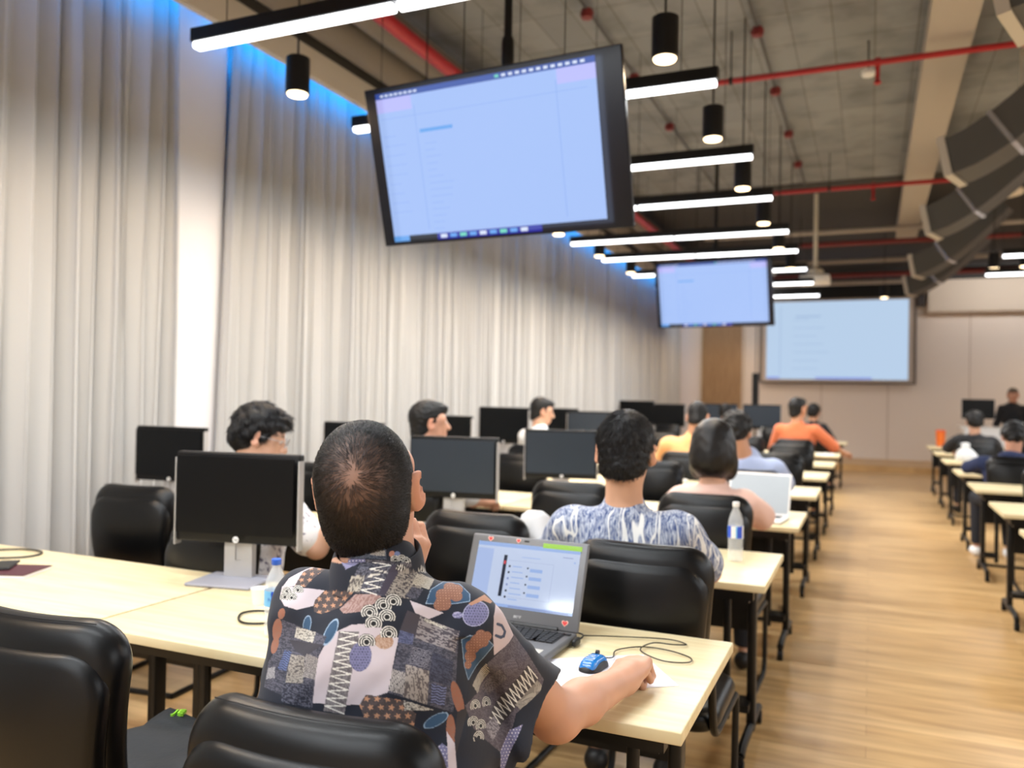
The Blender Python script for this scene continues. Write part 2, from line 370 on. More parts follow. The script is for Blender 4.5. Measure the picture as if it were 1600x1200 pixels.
# ---------------------------------------------------------------- lamps
def make_linear():
    t = thing('linear_lamp', 'x', 'ceiling lamp', (0, 0, 0))
    MB().box(-1.15, 1.15, -.03, .03, .02, .085).build('housing', m_frame, t, smooth=False)
    for s_ in (-1, 1):
        MB().box(s_*.575-.565, s_*.575+.565, -.026, .026, -.012, .02, bev=.008).build('diffuser', m_tube, t)
    for x in (-.95, 0, .95): MB().tube([(x, 0, .085), (x, 0, 1.38)], .0025, 5).build('suspension_wire', m_frame, t)
    return t
TE = 31
ll = bpy.data.lights.new('tube_light', 'AREA'); ll.shape = 'RECTANGLE'; ll.size = 2.2; ll.size_y = .06; ll.energy = TE; ll.color = (.90, .955, 1)
lin0 = make_linear(); first = True
def place_linear(x, y, label):
    global first
    if first: o = lin0; first = False; o.location = (x, y, 3.1); o['label'] = label; o['group'] = 'long white pendant tube lamps'
    else: o = dup(lin0, (x, y, 3.1), 0, label, 'long white pendant tube lamps')
    a = bpy.data.objects.new('tube_light', ll); COL.objects.link(a); a.location = (0, 0, -.02); a.parent = o
nl = ['nearest, crossing the top edge of the view', 'second nearest, passing behind the big hanging screen', 'third nearest, right of the big screen', 'fourth nearest, level with the big screen bottom', 'fifth nearest, fully visible below the big screen', 'sixth nearest, just above the smaller hanging screen', 'seventh nearest, partly behind the smaller screen', 'eighth nearest, level with the smaller screen top', 'ninth nearest, close to the front wall']
LY = [3.06, 4.42, 5.86, 7.12, 8.6, 9.75, 11.15, 12.5, 14.0]
for y, w_ in zip(LY, nl): place_linear(-1.91, y, 'white linear pendant lamp over the left desks, '+w_)
for i, y in enumerate((1.68, .31, -1.06, -2.43, -3.8)): place_linear(-1.91, y, 'white linear pendant lamp over the left desks, '+ORD[i]+' one behind the viewer')
for i, y in enumerate((12.3, 10.78, 9.7, 8.4, 7.1, 5.8, 4.4, 3.0, 1.6, .2, -1.2)):
    place_linear(2.50 if i < 2 else 4.3, y, 'white linear pendant lamp over the right desks, '+('farthest one' if i == 0 else ORD[i]+' from the far end'))
def wall_fill(x, label):  # invented fixture, added to brighten the front wall
    t = thing('added_wall_fill', label, 'ceiling lamp', (x, 18.7, 4.1))
    MB().box(-1.1, 1.1, -.04, .03, -.03, .05).box(-1.1, 1.1, -.04, .06, -.05, -.03).build('housing', m_frame, t, smooth=False)
    MB().box(-1.08, 1.08, .03, .036, -.025, .03).build('diffuser', m_tube, t, smooth=False)
    for x_ in (-.9, .9): MB().tube([(x_, 0, .05), (x_, 0, .4)], .006, 6).build('stem', m_frame, t)
    area('wall_fill_light', (0, .05, -.02), 2.1, .05, 48, (1, .95, .9), t, (D_(38), 0, 0))
D_ = math.radians
wall_fill(-3.3, 'added dark lamp brightening the front wall, above the brown door'); wall_fill(2.6, 'added dark lamp brightening the front wall, before the right bulkhead'); wall_fill(5.3, 'added dark lamp brightening the front wall, at its far right')
def make_spot():
    t = thing('cylinder_lamp', 'x', 'ceiling lamp', (0, 0, 0))
    MB().lathe([(.06, 0), (.066, .002), (.066, .2), (.06, .204)], (0, 0, 0), 28).build('housing', m_frame, t)
    MB().lathe([(.052, -.012), (.057, -.004), (.057, .004)], (0, 0, 0), 28).build('lens', m_warm, t)
    MB().tube([(0, 0, .2), (0, 0, 1.36)], .006, 8).build('stem', m_frame, t)
    return t
sp = bpy.data.lights.new('spot_light', 'SPOT'); sp.energy = 22; sp.spot_size = math.radians(150); sp.spot_blend = .6; sp.color = (1, .76, .5); sp.shadow_soft_size = .045
sp0 = make_spot(); sfirst = True
sp2 = sp.copy(); sp2.energy = 52; sp2.color = (1, .70, .42); sp2.spot_size = math.radians(174); sp2.spot_blend = .35
def place_spot(x, y, z, label):
    global sfirst
    if sfirst: o = sp0; sfirst = False; o.location = (x, y, z); o['label'] = label; o['group'] = 'black cylinder ceiling lamps'
    else: o = dup(sp0, (x, y, z), 0, label, 'black cylinder ceiling lamps')
    a = bpy.data.objects.new('spot_light', sp2 if x < -2.9 else sp); COL.objects.link(a); a.location = (0, 0, -.03); a.parent = o
for i, y in enumerate((4.0, 5.35, 6.7, 8.1, 9.5, 11.0)): place_spot(-.95, y, 3.1, 'black cylinder lamp with warm glow, '+ORD[i]+' nearest in the row right of the hanging screens')
for i, y in enumerate((3.75, 5.2, 6.6, 8.0, 9.4, 10.8, 12.6, 14.9, 16.8, 18.8)): place_spot(-2.98, y, 3.1, 'black cylinder lamp washing the curtains, '+ORD[i]+' nearest of that row')
for x, y, w_ in ((-3.0, 2.2, 'beside the near curtain, above the frame'), (-3.0, .4, 'beside the near curtain, behind the viewer'), (.2, 15.8, 'alone in front of the black screen housing'), (1.5, 12.72, 'under the far right tube lamps'), (1.7, 11.6, 'above the far right tube lamps'), (3.2, 17.5, 'near the front wall at right'), (3.4, 19.0, 'closest to the front wall at right, added to brighten it'), (5.4, 19.0, 'at the far right end of the front wall, added to brighten it'), (1.7, 2.5, 'over the right desks, out of frame')):  # the two lamps closest to the front wall are added to brighten it
    place_spot(x, y, 3.25 if y > 12 else 3.1, 'black cylinder lamp '+w_)

# ---------------------------------------------------------------- screens
m_tvb = mat('tv_bezel', (10, 12, 22), .35, spec=.3)
m_tv = mat('tv_picture', (0, 0, 0), .2, emit=(172, 200, 255), es=1.0, spec=.3)
m_tv2 = mat('tv_picture_bar', (0, 0, 0), .2, emit=(150, 182, 245), es=1.0)
m_tvl = mat('tv_picture_lilac', (0, 0, 0), .2, emit=(190, 190, 255), es=1.0)
m_tvd = mat('tv_taskbar', (0, 0, 0), .2, emit=(10, 20, 190), es=.7)
m_tvn = mat('tv_menubar', (0, 0, 0), .2, emit=(40, 80, 180), es=.8)
m_tvw = mat('tv_icon_white', (0, 0, 0), .2, emit=(225, 235, 255), es=1)
m_tvg = mat('tv_icon_green', (0, 0, 0), .2, emit=(110, 220, 190), es=1)
m_tvk = mat('tv_highlight_blue', (0, 0, 0), .2, emit=(96, 165, 240), es=1)
def hanging_tv(loc, tilt, yaw, label, full):
    t = thing('hanging_screen', label, 'tv screen', (loc[0], loc[1], loc[2]), 0)
    R = Matrix.Rotation(yaw, 4, 'Z') @ Matrix.Rotation(tilt, 4, 'X')
    w, h = 1.45, .83
    MB().box(-w/2, w/2, 0, .032, -h/2, h/2, bev=.006).xf(R).build('bezel', m_tvb, t)
    x0, x1 = ((-.655, .595) if full else (-.675, .665)); z0, z1 = -.40, .385
    q = lambda a, b, c, d, y, mi, M_: M_.quad((a, y, c), (b, y, c), (b, y, d), (a, y, d), mi)
    M_ = MB(); q(x0, x1, z0+.035, z1-.03, -.0012, 0, M_)
    q(x0, x0+.22, z1-.1, z1-.03, -.0016, 1, M_); q(x1-.2, x1, z1-.1, z1-.03, -.0016, 1, M_)
    for xx in (x0+.23, x1-.21): q(xx, xx+.006, z0+.06, z1-.08, -.0018, 2, M_)
    q(x0+.02, x1-.05, z1-.135, z1-.131, -.0018, 2, M_)
    rr = random.Random(4)
    for j in range(14):
        q(x0+.27, x0+.27+rr.uniform(.05, .16), .1-j*.034, .1-j*.034+.004, -.0018, 2, M_)
    for j in range(9): q(x0+.02, x0+.02+rr.uniform(.06, .14), .16-j*.05, .16-j*.05+.004, -.0018, 2, M_)
    q(x0+.25, x0+.45, .16, .178, -.002, 3, M_)
    M_.xf(R).build('picture', [m_tv, m_tvl, m_tv2, m_tvk], t, smooth=False)
    B = MB(); A = MB(); q(x0, x1, z1-.03, z1+.0, -.0014, 0, A); q(x0, x0+.7, z0, z0+.035, -.0014, 1, B)
    for j in range(8): q(x0+.03+j*.03, x0+.05+j*.03, z1-.02, z1-.01, -.002, 2, A)
    for j in range(13): q(x0+.72+j*.038, x0+.742+j*.038, z1-.021, z1-.008, -.002, 3 if j == 0 else 2, A)
    for j in range(9): q(x0+.3+j*.06, x0+.34+j*.06, z0+.008, z0+.028, -.002, (2, 4, 3, 4)[j % 4], B)
    q(x0+.28, x0+.9, z0, z0+.035, -.0015, 5, B); q(x0, x0+.1, z0+.005, z0+.035, -.0016, 4, B)
    A.xf(R).build('menu_bar', [m_tvn, m_plastic, m_tvw, m_tvg, m_tvk, m_tvd], t, smooth=False)
    B.xf(R).build('task_bar', [m_tvn, m_plastic, m_tvw, m_tvg, m_tvk, m_tvd], t, smooth=False)
    MB().box(-.2, .2, .032, .09, -.2, .2).xf(R).box(-.04, .04, .05, .2, -.05, .12).build('bracket', m_frame, t, smooth=False)
    top = ZC-loc[2]
    MB().tube([(0, .18, -.05), (0, .18, top)], .022, 12).lathe([(.03, .02), (.034, .05), (.034, .15), (.03, .17)], (0, .18, .5), 16).box(-.08, .08, .1, .26, top-.02, top).build('ceiling_pole', m_frame, t)
    for x in (-.22, .35): MB().tube([(x, .1, .3), (x, .1, top)], .003, 5).build('wire', m_frame, t)
    l = area('screen_glow', R @ Vector((0, -.02, 0)), 1.25, .78, 9, (.55, .7, 1), t, (R.to_3x3() @ Matrix.Rotation(PI/2, 3, 'X')).to_euler())
hanging_tv((-1.782, 3.782, 2.644), math.radians(15.8), math.radians(-3.5), 'large black hanging display showing a pale blue screen, nearest the viewer', True)
hanging_tv((-1.794, 10.25, 2.716), math.radians(14.4), math.radians(-6), 'smaller-looking hanging display farther away, left of the projection screen', False)
m_prj = mat('projected_picture', (0, 0, 0), .9, emit=(194, 218, 245), es=1.0)
m_prj2 = mat('projected_line', (0, 0, 0), .9, emit=(172, 198, 232), es=1.0)
m_prj3 = mat('projected_blue', (0, 0, 0), .9, emit=(140, 160, 240), es=1.0)
t = thing('projection_screen', 'large pale blue projection screen on the front wall under a black housing', 'projection screen', (-.68, YF, 0))
MB().box(-1.55, 1.72, -.22, -.02, 3.78, 4.2).build('housing', m_frame, t, smooth=False)
MB().box(1.60, 1.76, -.22, -.005, 3.56, 4.2).build('housing_end', mat('housing_brown', (52, 44, 44), .6), t, smooth=False)
MB().box(-1.72, 1.56, -.13, -.12, 1.86, 3.79).build('fabric', mat('screen_cloth', (186, 174, 164), .8), t, smooth=False)
MB().box(-1.74, 1.6, -.14, -.11, 1.82, 1.86).box(1.55, 1.6, -.14, -.11, 1.86, 3.79).box(-1.76, -1.71, -.14, -.11, 1.86, 3.79).build('border', mat('screen_border', (96, 88, 84), .6), t, smooth=False)
P_ = MB().box(-1.6, 1.44, -.136, -.131, 1.92, 3.73, 0)
for j in range(7): P_.box(-1.0, -.9+rng.uniform(.2, .7), -.139, -.136, 3.3-j*.19, 3.315-j*.19, 1)
P_.box(-.95, -.4, -.139, -.136, 3.36, 3.4, 1); P_.box(-1.3, -1.28, -.139, -.136, 2.0, 3.6, 1)
for a, b in ((-1.58, -1.3), (-.5, .7)): P_.box(a, b, -.139, -.136, 1.93, 1.97, 2)
P_.build('picture', [m_prj, m_prj2, m_prj3], t, smooth=False)
# projector on its pole
t = thing('projector', 'white ceiling projector on a long white pole near the room centre', 'projector', (-.77, 12.9, 3.2))
MB().rbox(0, 0, 0, .42, .34, .13, .03).build('body', m_white, t)
MB().lathe([(.05, 0), (.055, .02), (.055, .05), (.04, .055)], n=20).xf(Matrix.Translation((.1, .17, 0)) @ Matrix.Rotation(-PI/2, 4, 'X')).build('lens', m_plastic, t)
MB().tube([(0, 0, .1), (0, 0, ZC-3.2)], .03, 12).lathe([(.1, .06), (.12, .08), (.12, .14), (.04, .2)], (0, 0, 0), 20).build('pole', mat('pole_cream', (215, 210, 196), .5), t)
# black loudspeaker pole by the projection screen
t = thing('speaker_stand', 'tall thin black stand between the brown door and the projection screen', 'stand', (-2.1, 17.0, 0))
MB().tube([(0, 0, .02), (0, 0, 1.95)], .02, 10).tube([(0, 0, 1.9), (0, 0, 4.48)], .008, 8).build('pole', m_frame, t)
MB().box(-.06, .06, -.06, .06, 1.0, 1.95).build('column_speaker', m_plastic, t, smooth=False)
for a in (0, 2.1, 4.2): MB().tube([(0, 0, .5), (.35*math.cos(a), .35*math.sin(a), .02)], .012, 8).build('leg', m_frame, t)

# ---------------------------------------------------------------- desks
def make_table():
    t = thing('folding_desk', 'x', 'desk')
    w, d = 1.735, .70
    MB().box(-w/2, w/2, 0, d, .712, .74, bev=.003).build('tabletop', m_table, t)
    MB().box(-w/2+.05, w/2-.05, .06, .10, .665, .712).box(-w/2+.05, w/2-.05, d-.12, d-.08, .665, .712).build('rail', m_frame, t, smooth=False)
    MB().box(-w/2+.12, w/2-.12, d-.07, d-.055, .40, .70).build('modesty_panel', m_frame, t, smooth=False)
    for s_ in (-1, 1):
        x = s_*(w/2-.09)
        l = MB().rbox(x, .38, .37, .035, .055, .62, .01).rbox(x-s_*.09, .30, .40, .03, .03, .56, .008).box(x-.02, x+.02, .1, .6, .645, .68).box(x-s_*.10, x+.0, .28, .40, .16, .19)
        lo = l.build('leg', m_frame, t)
        MB().tube([(x, .07, .07), (x, .12, .085), (x, .58, .085), (x, .63, .07)], .018, 8).build('foot_bar', m_frame, lo)
        for y in (.07, .63):
            MB().tube([(x-.014, y, .028), (x+.014, y, .028)], .027, 14).tube([(x, y, .03), (x, y, .075)], .014, 8).build('caster', m_plastic, lo)
    return t
LN = [1.71, 3.18, 4.70, 6.28, 7.80, 9.35, 10.95, 14.45]
RN = [4.62, 6.0, 7.55, 9.1, 10.85, 12.5, 14.25]
tab0 = make_table(); tfirst = True
def place_table(x, y, label):
    global tfirst
    if tfirst: o = tab0; tfirst = False; o.location = (x, y, 0); o['label'] = label; o['group'] = 'pale wood training desks'
    else: o = dup(tab0, (x, y, 0), 0, label, 'pale wood training desks')
    return o
RW = ['front-most row nearest the viewer', 'second row from the viewer', 'third row from the viewer', 'fourth row from the viewer', 'fifth row from the viewer', 'sixth row from the viewer', 'seventh row from the viewer', 'last row']
for i, y in enumerate(LN):
    place_table(-1.215, y, 'pale maple desk left of the aisle, aisle end, '+RW[i])
    place_table(-2.965, y, 'pale maple desk left of the aisle, curtain end, '+RW[i])
for i, y in enumerate(RN):
    place_table(1.63+.012*i, y, 'pale maple desk right of the aisle, '+RW[i if i < 6 else 7])

# ---------------------------------------------------------------- chairs
def pad(w, h, t, rc, bend=0, taper=0, n=10, puff=.012, cy=0, cz=0, tilt=0, lay=False):
    out = []
    for k, (sx, sz) in enumerate(((1, 1), (-1, 1), (-1, -1), (1, -1))):
        for i in range(n+1):
            a = k*PI/2+i*PI/2/n; out.append((sx*(w/2-rc), sz*(h/2-rc), math.cos(a), math.sin(a)))
    # densify straight edges
    pts = []
    for i in range(len(out)):
        a = out[i]; b = out[(i+1) % len(out)]; pts.append(a)
        if (i+1) % (n+1) == 0:
            for j in range(1, 8):
                u = j/8; pts.append((a[0]*(1-u)+b[0]*u, a[1]*(1-u)+b[1]*u, b[2] if abs(b[2]) > .5 else a[2], b[3] if abs(b[3]) > .5 else a[3]))
    N = len(pts); rings = []
    for i in range(9):
        ph = -PI/2+PI*i/8; rings.append((rc-t/2*(1-math.cos(ph)), t/2*math.sin(ph), 0))
    v = []; f = []
    def em(off, y, inner):
        for ox, oz, c, s_ in pts:
            x = ox+c*off; z = oz+s_*off
            if inner: x *= 1-inner; z *= 1-inner
            yy = y+(math.copysign(puff, y)*inner*(2-inner)) if inner else y
            tz = (z/h+.5); x *= 1-taper*(1-tz)
            yy += bend*((x/(w/2))**2) - .04*math.sin(tz*PI)*(1 if not lay else 0)
            if lay: q = Vector((x, z, yy))
            else: q = Matrix.Rotation(tilt, 3, 'X') @ Vector((x, yy, z))
            v.append((q.x, q.y+cy, q.z+cz))
    seq = [(rings[0][0], rings[0][1], k_) for k_ in (.97, .7, .4, .15)]+[(o_, y_, 0) for o_, y_, _ in rings]+[(rings[-1][0], rings[-1][1], k_) for k_ in (.15, .4, .7, .97)]
    for s_ in seq: em(*s_)
    for j in range(len(seq)-1):
        for i in range(N): f.append((j*N+i, j*N+(i+1) % N, (j+1)*N+(i+1) % N, (j+1)*N+i))
    f.append(tuple(range(N-1, -1, -1))); f.append(tuple((len(seq)-1)*N+i for i in range(N)))
    return v, f
def make_chair():
    t = thing('office_chair', 'x', 'chair')
    tl = math.radians(8)
    v, f = pad(.47, .50, .075, .10, bend=.035, taper=.16, cy=-.225, cz=.725, tilt=tl, puff=.012)
    bk = MB().add(v, f).build('backrest', m_leather, t, angle=60)
    # stitched seam line over the back roll
    pts = []
    for i in range(25):
        x = -.17+.34*i/24; q = Matrix.Rotation(tl, 3, 'X') @ Vector((x, -.018+.035*(x/.235)**2, .252-.004*abs(x/.17)**4)); pts.append((q.x, q.y-.225, q.z+.725))
    MB().tube(pts, .0012, 5).build('seam', m_plastic, bk)
    v, f = pad(.45, .46, .05, .10, bend=.035, taper=.16, cy=-.262, cz=.692, tilt=tl, puff=.008)
    MB().add(v, f).build('rear_shell', m_leather, t, angle=60)
    v, f = pad(.48, .46, .075, .09, n=10, lay=True, cz=.43, puff=.01)
    MB().add(v, f).build('seat', m_leather, t, angle=60)
    for s_ in (-1, 1):
        x = s_*.225
        p = rounded_path([(x, -.26, .62), (x, -.2, .385), (x, .2, .375), (x, .27, .375), (x, .25, .013), (x, -.24, .013)], .07)
        MB().tube(p, .0125, 10).build('side_frame', m_frame, t)
    MB().tube([(-.225, -.24, .013), (.225, -.235, .013)], .0125, 10).build('floor_bar', m_frame, t)
    MB().tube([(-.225, .05, .378), (.225, .05, .378)], .0125, 10).build('cross_bar', m_frame, t)
    return t
ch0 = make_chair(); cfirst = True
def place_chair(x, y, rz, label, scale=None):
    global cfirst
    label = label
    if cfirst:
        o = ch0; cfirst = False; o.location = (x, y, 0); o.rotation_euler = (0, 0, rz); o['label'] = label; o['group'] = 'black padded chairs at the desks'
        if scale: o.scale = scale
        return o
    return dup(ch0, (x, y, 0), rz, label, 'black padded chairs at the desks', scale)
D = math.radians
OCC = [(-.765, 2.72), (-.72, 4.18), (-.74, 5.72), (-1.42, 7.22), (-.80, 10.36), (-.84, 13.88), (-2.20, 13.88), (-2.34, 2.68), (-2.34, 4.12), (-2.86, 7.2), (1.22, 11.92), (1.18, 8.5)]
def seat_pos(x, y, near):
    for ox, oy in OCC:
        if abs(ox-x) < .33 and -.95 < oy-near < 0: return ox+(.11 if oy == 2.72 else 0), oy+.075, True
        if abs(ox-x) < .5 and -.95 < oy-near < 0: return None, 0, None
    return x, y, False
place_chair(-.80, 1.30, D(3), 'black leather chair of the man in the patchwork shirt, cropped by the bottom edge', (1, 1, .965))
place_chair(-1.555, 1.40, D(4), 'large black leather chair at the bottom left with a bag on its seat')
SW = {-.73: 'aisle seat', -1.42: 'second seat from the aisle', -2.50: 'third seat from the aisle', -3.18: 'seat by the curtain'}
for i, y in enumerate(LN):
    if i == 0: continue
    for x in SW:
        yy = y-.12 if i < 3 else y-.14
        dx, rz, sc = rng.uniform(-.03, .03), rng.uniform(-4, 4), None
        if i == 1:
            if x == -.73: yy, dx, rz = 2.80, .07, 0
            if x == -1.42: yy, dx, rz = 3.13, .03, -2
            if x == -2.50: yy, dx, rz, sc = 2.82, .12, -3, (1, 1, .93)
            if x == -3.18: yy, dx, rz = 3.10, 0, 6
        if i == 2:
            if x == -.73: yy, dx, rz = 4.24, .03, -1
            if x == -1.42: yy, dx, rz = 4.42, -.04, 1
        X_, Y_, oc = seat_pos(x, yy, y)
        if oc is None: continue
        if not oc: X_ = x+dx
        place_chair(X_, Y_, D(rz), 'black padded chair, %s, %s, left of the aisle' % (SW[x], RW[i].replace(' from the viewer', '')), sc)
for i, y in enumerate(RN):
    for x, w_ in ((1.28, 'aisle seat'), (2.05, 'inner seat')):
        X_, Y_, oc = seat_pos(x+.012*i+rng.uniform(-.03, .03), y-.12, y)
        if oc is None or i == 4 and x < 1.5: continue
        place_chair(X_, Y_, D(rng.uniform(-5, 5)), 'black padded chair right of the aisle, %s, %s' % (w_, RW[i if i < 6 else 7].replace(' from the viewer', '')))

# ---------------------------------------------------------------- monitors
def make_monitor(scr, w=.49, h=.325):
    t = thing('computer_monitor', 'x', 'monitor')
    zc = 1.02-.74
    MB().rbox(0, .018, 0, w, h, .036, .006).xf(Matrix.Translation((0, 0, zc)) @ Matrix.Rotation(PI/2, 4, 'X')).build('bezel', m_plastic, t)
    MB().box(w/2-.003, w/2+.0015, -.026, .012, zc-h/2+.003, zc+h/2-.004).build('side_trim', m_silver, t, smooth=False)
    MB().box(-w/2-.0015, -w/2+.003, -.026, .012, zc-h/2+.003, zc+h/2-.004).build('side_trim', m_silver, t, smooth=False)
    MB().box(-w/2+.014, w/2-.014, -.0375, -.035, zc-h/2+.052, zc+h/2+.002).build('screen', scr, t, smooth=False)
    lg = MB().lathe([(.0001, 0), (.0115, 0), (.0115, .002), (.0001, .002)], n=24).xf(Matrix.Translation((0.01, -.0355, zc-h/2+.034)) @ Matrix.Rotation(PI/2, 4, 'X')).build('logo', m_white, t)
    text_mesh('logo_letters', 'hp', .017, m_plastic, lg, Matrix.Translation((0.01, -.0377, zc-h/2+.035)) @ Matrix.Rotation(PI/2, 4, 'X') @ Matrix.Shear('XY', 4, (.25, 0)), .0002)
    st = MB().box(-.055, -.012, .0, .03, .0, .34).box(.012, .055, .0, .03, 0, .34).box(-.012, .012, .0, .03, 0, .07).box(-.012, .012, .006, .03, .07, .34)
    st.add([], []); st.build('stand', m_silver, t, smooth=False)
    MB().rbox(0, -.04, .006, .25, .2, .012, .006).build('base', m_grey, t)
    MB().tube(rounded_path([(.0, .03, .12), (.0, .06, .09), (-.04, .07, .02), (-.1, .09, .008), (-.18, .1, .006)], .03), .004, 6).build('cable', m_frame, t)
    return t
mon_a = make_monitor(m_scr_off); mon_b = make_monitor(m_scr_grey); used = set()
def place_mon(src, x, y, rz, label, sc=1.0, z=.74):
    if src.name not in used: o = src; used.add(src.name); o.location = (x, y, z); o.rotation_euler = (0, 0, rz); o['label'] = label; o['group'] = 'computer monitors on the desks'
    else: o = dup(src, (x, y, z), rz, label, 'computer monitors on the desks')
    o.scale = (sc, sc, sc)
place_mon(mon_a, -2.094, 2.36, D(11), 'large black monitor with silver stand, switched off, beside the man in patchwork shirt', 1.0)
place_mon(mon_a, -3.82, 3.72, D(6), 'dark monitor by the near curtain, behind the person with glasses')
place_mon(mon_b, -2.03, 3.92, D(9), 'slate-grey monitor right of the balding head, second row', 1.0)
place_mon(mon_b, -1.90, 5.22, D(14), 'slate-grey monitor behind the empty chair, third row', 1.0)
place_mon(mon_a, -3.55, 5.22, D(8), 'dark monitor peeking out above the balding man\'s head')
place_mon(mon_a, -3.62, 6.85, D(0), 'dark monitor right of the man with white collar', 1.05)
place_mon(mon_a, -3.62, 8.15, D(0), 'dark monitor left of the dark-haired head in white', 1.2)
place_mon(mon_a, -3.62, 9.78, D(0), 'dark monitor right of the dark-haired head in white', 1.15)
place_mon(mon_b, -2.68, 8.35, D(6), 'tall slate-grey monitor left of the man in the blue leaf shirt', 1.15)
place_mon(mon_a, -3.92, 14.8, D(0), 'far dark monitor near the end of the curtains, left one of two', 1.35)
place_mon(mon_a, -3.34, 14.8, D(0), 'far dark monitor near the end of the curtains, right one of two', 1.25)
place_mon(mon_b, -2.45, 14.85, D(0), 'far grey-blue monitor below the brown door, left one', 1.3)
place_mon(mon_b, -1.72, 14.85, D(0), 'far grey-blue monitor below the brown door, right one', 1.3)
place_mon(mon_b, -2.75, 9.95, D(4), 'grey monitor left of the man in peach shirt', .9)

# ---------------------------------------------------------------- instructor's desk
t = thing('lectern_desk', 'white instructor desk at the far right in front of the wall', 'desk', (2.9, 16.6, 0))
MB().box(-1.45, 1.3, -.35, .35, .99, 1.02).build('top', m_white, t, smooth=False)
MB().box(-1.4, 1.25, -.33, -.30, .05, .99).box(-1.4, -1.37, -.30, .3, .05, .99).box(1.22, 1.25, -.30, .3, .05, .99).build('front_panel', m_white, t, smooth=False)
MB().box(-1.35, 1.2, -.28, .25, 0, .05).build('plinth', m_frame, t, smooth=False)
place_mon(mon_a, 1.74, 16.62, D(0), 'monitor standing on the white instructor desk', 1.05, 1.02)

# ---------------------------------------------------------------- laptop
m_lap = mat('laptop_grey', (104, 104, 106), .45, .3); m_key = mat('key_black', (22, 22, 24), .5)
m_ls = mat('laptop_picture', (10, 12, 16), .08, emit=(212, 226, 255), es=.9, spec=.8, coat=.3)
m_ls2 = mat('laptop_blue', (10, 12, 16), .08, emit=(170, 198, 250), es=.9); m_ls3 = mat('laptop_ink', (10, 12, 16), .1, emit=(38, 44, 62), es=.9)
m_ls4 = mat('laptop_green', (10, 12, 16), .1, emit=(170, 225, 60), es=.95); m_ls5 = mat('laptop_line', (10, 12, 16), .1, emit=(150, 165, 215), es=.9)
m_ls6 = mat('laptop_redicon', (10, 12, 16), .1, emit=(225, 80, 90), es=.9); m_lss = mat('laptop_side', (10, 12, 16), .08, emit=(188, 208, 252), es=.9)
m_heart = mat('heart_red', (210, 40, 38), .4); m_hw = mat('heart_rim', (235, 190, 170), .5)
t = thing('laptop', 'open grey laptop with heart stickers in front of the man in patchwork shirt', 'laptop', (-.935, 2.215, .742), D(-1.5))
MB().rbox(0, -.122, .012, .38, .25, .02, .008).build('base', m_lap, t)
kb = MB().box(-.165, .165, -.125, -.02, .0215, .0235)
kb.build('keyboard_tray', m_key, t, smooth=False)
K = MB()
for r_ in range(6):
    n = 16 if r_ else 17
    for c in range(n):
        if r_ == 5 and 4 <= c <= 8: continue
        w_ = .0165; x = -.162+c*.0204+(r_*.003 if c < 13 else 0); y = -.03-r_*.0172
        K.box(x, x+w_, y-.0065, y+.0065, .0235, .0255)
    if r_ == 5: K.box(-.08, .02, -.1225, -.1095, .0235, .0255)
K.build('keys', mat('keycap', (30, 31, 34), .5), t, smooth=False)
tag(t.children[-1], kind='stuff')
MB().box(-.055, .05, -.225, -.15, .0215, .0228).build('touchpad', m_grey, t, smooth=False)
MB().box(.09, .165, -.232, -.185, .0215, .0224).build('palm_sticker', mat('sticker_silver', (190, 188, 180), .5), t, smooth=False)
MB().tube([(-.13, 0, .022), (.13, 0, .022)], .009, 12).build('hinge', m_key, t)
T_ = Matrix.Translation((0, 0, .02)) @ Matrix.Rotation(D(-20.5), 4, 'X')
lid = MB().rbox(0, 0, 0, .38, .255, .012, .006).xf(T_ @ Matrix.Translation((0, .006, .1275)) @ Matrix.Rotation(PI/2, 4, 'X')).build('lid', m_lap, t)
q = MB()
def lq(a, b, c, d, y, mi): q.quad((a, y, c), (b, y, c), (b, y, d), (a, y, d), mi)
x0, x1, z0, z1 = -.165, .167, .045, .232
lq(x0, x1, z0, z1, -.0008, 0); lq(x0, x1, z1-.012, z1, -.0011, 1); lq(x0, x1, z0, z0+.009, -.0011, 1); lq(x0, x0+.055, z0+.02, z1-.02, -.0011, 6)
lq(x1-.12, x1+.003, z1-.003, z1+.011, -.0014, 3)
lq(x0+.092, x0+.103, z0+.03, z1-.035, -.0013, 2)
lq(x0+.094, x0+.101, z1-.062, z1-.052, -.0016, 5)
for j, c in enumerate((2, 2, 4, 4, 2, 2)): lq(x0+.112, x0+.118, z1-.07-j*.018, z1-.064-j*.018, -.0014, c)
for j in range(7): lq(x0+.125, x0+.125+.03+.005*(j % 3), z1-.068-j*.016, z1-.065-j*.016, -.0013, 1)
for j in range(4): lq(x0+.182, x0+.222, z1-.078-j*.024, z1-.068-j*.024, -.0013, 1); lq(x0+.172, x0+.177, z1-.07-j*.024, z1-.065-j*.024, -.0014, 2)
for a, b, c, d in ((x0+.11, x0+.255, z1-.05, z1-.0495), (x0+.11, x0+.255, z0+.03, z0+.0305), (x0+.2545, x0+.255, z0+.03, z1-.05)): lq(a, b, c, d, -.0013, 4)
lq(x0+.15, x0+.21, z1-.038, z1-.036, -.0013, 1); lq(x0+.28, x0+.312, z1-.026, z1-.024, -.0013, 4); lq(x0+.316, x0+.321, z1-.04, z1-.035, -.0013, 1)
lq(x0+.13, x0+.32, z0+.002, z0+.006, -.0014, 4)
q.xf(T_).build('screen', [m_ls, m_ls2, m_ls3, m_ls4, m_ls5, m_ls6, m_lss], lid, smooth=False)
text_mesh('brand_letters', 'acer', .014, m_silver, lid, T_ @ Matrix.Translation((0.0, -.0006, .024)) @ Matrix.Rotation(PI/2, 4, 'X'), .0003, bold=.0004)
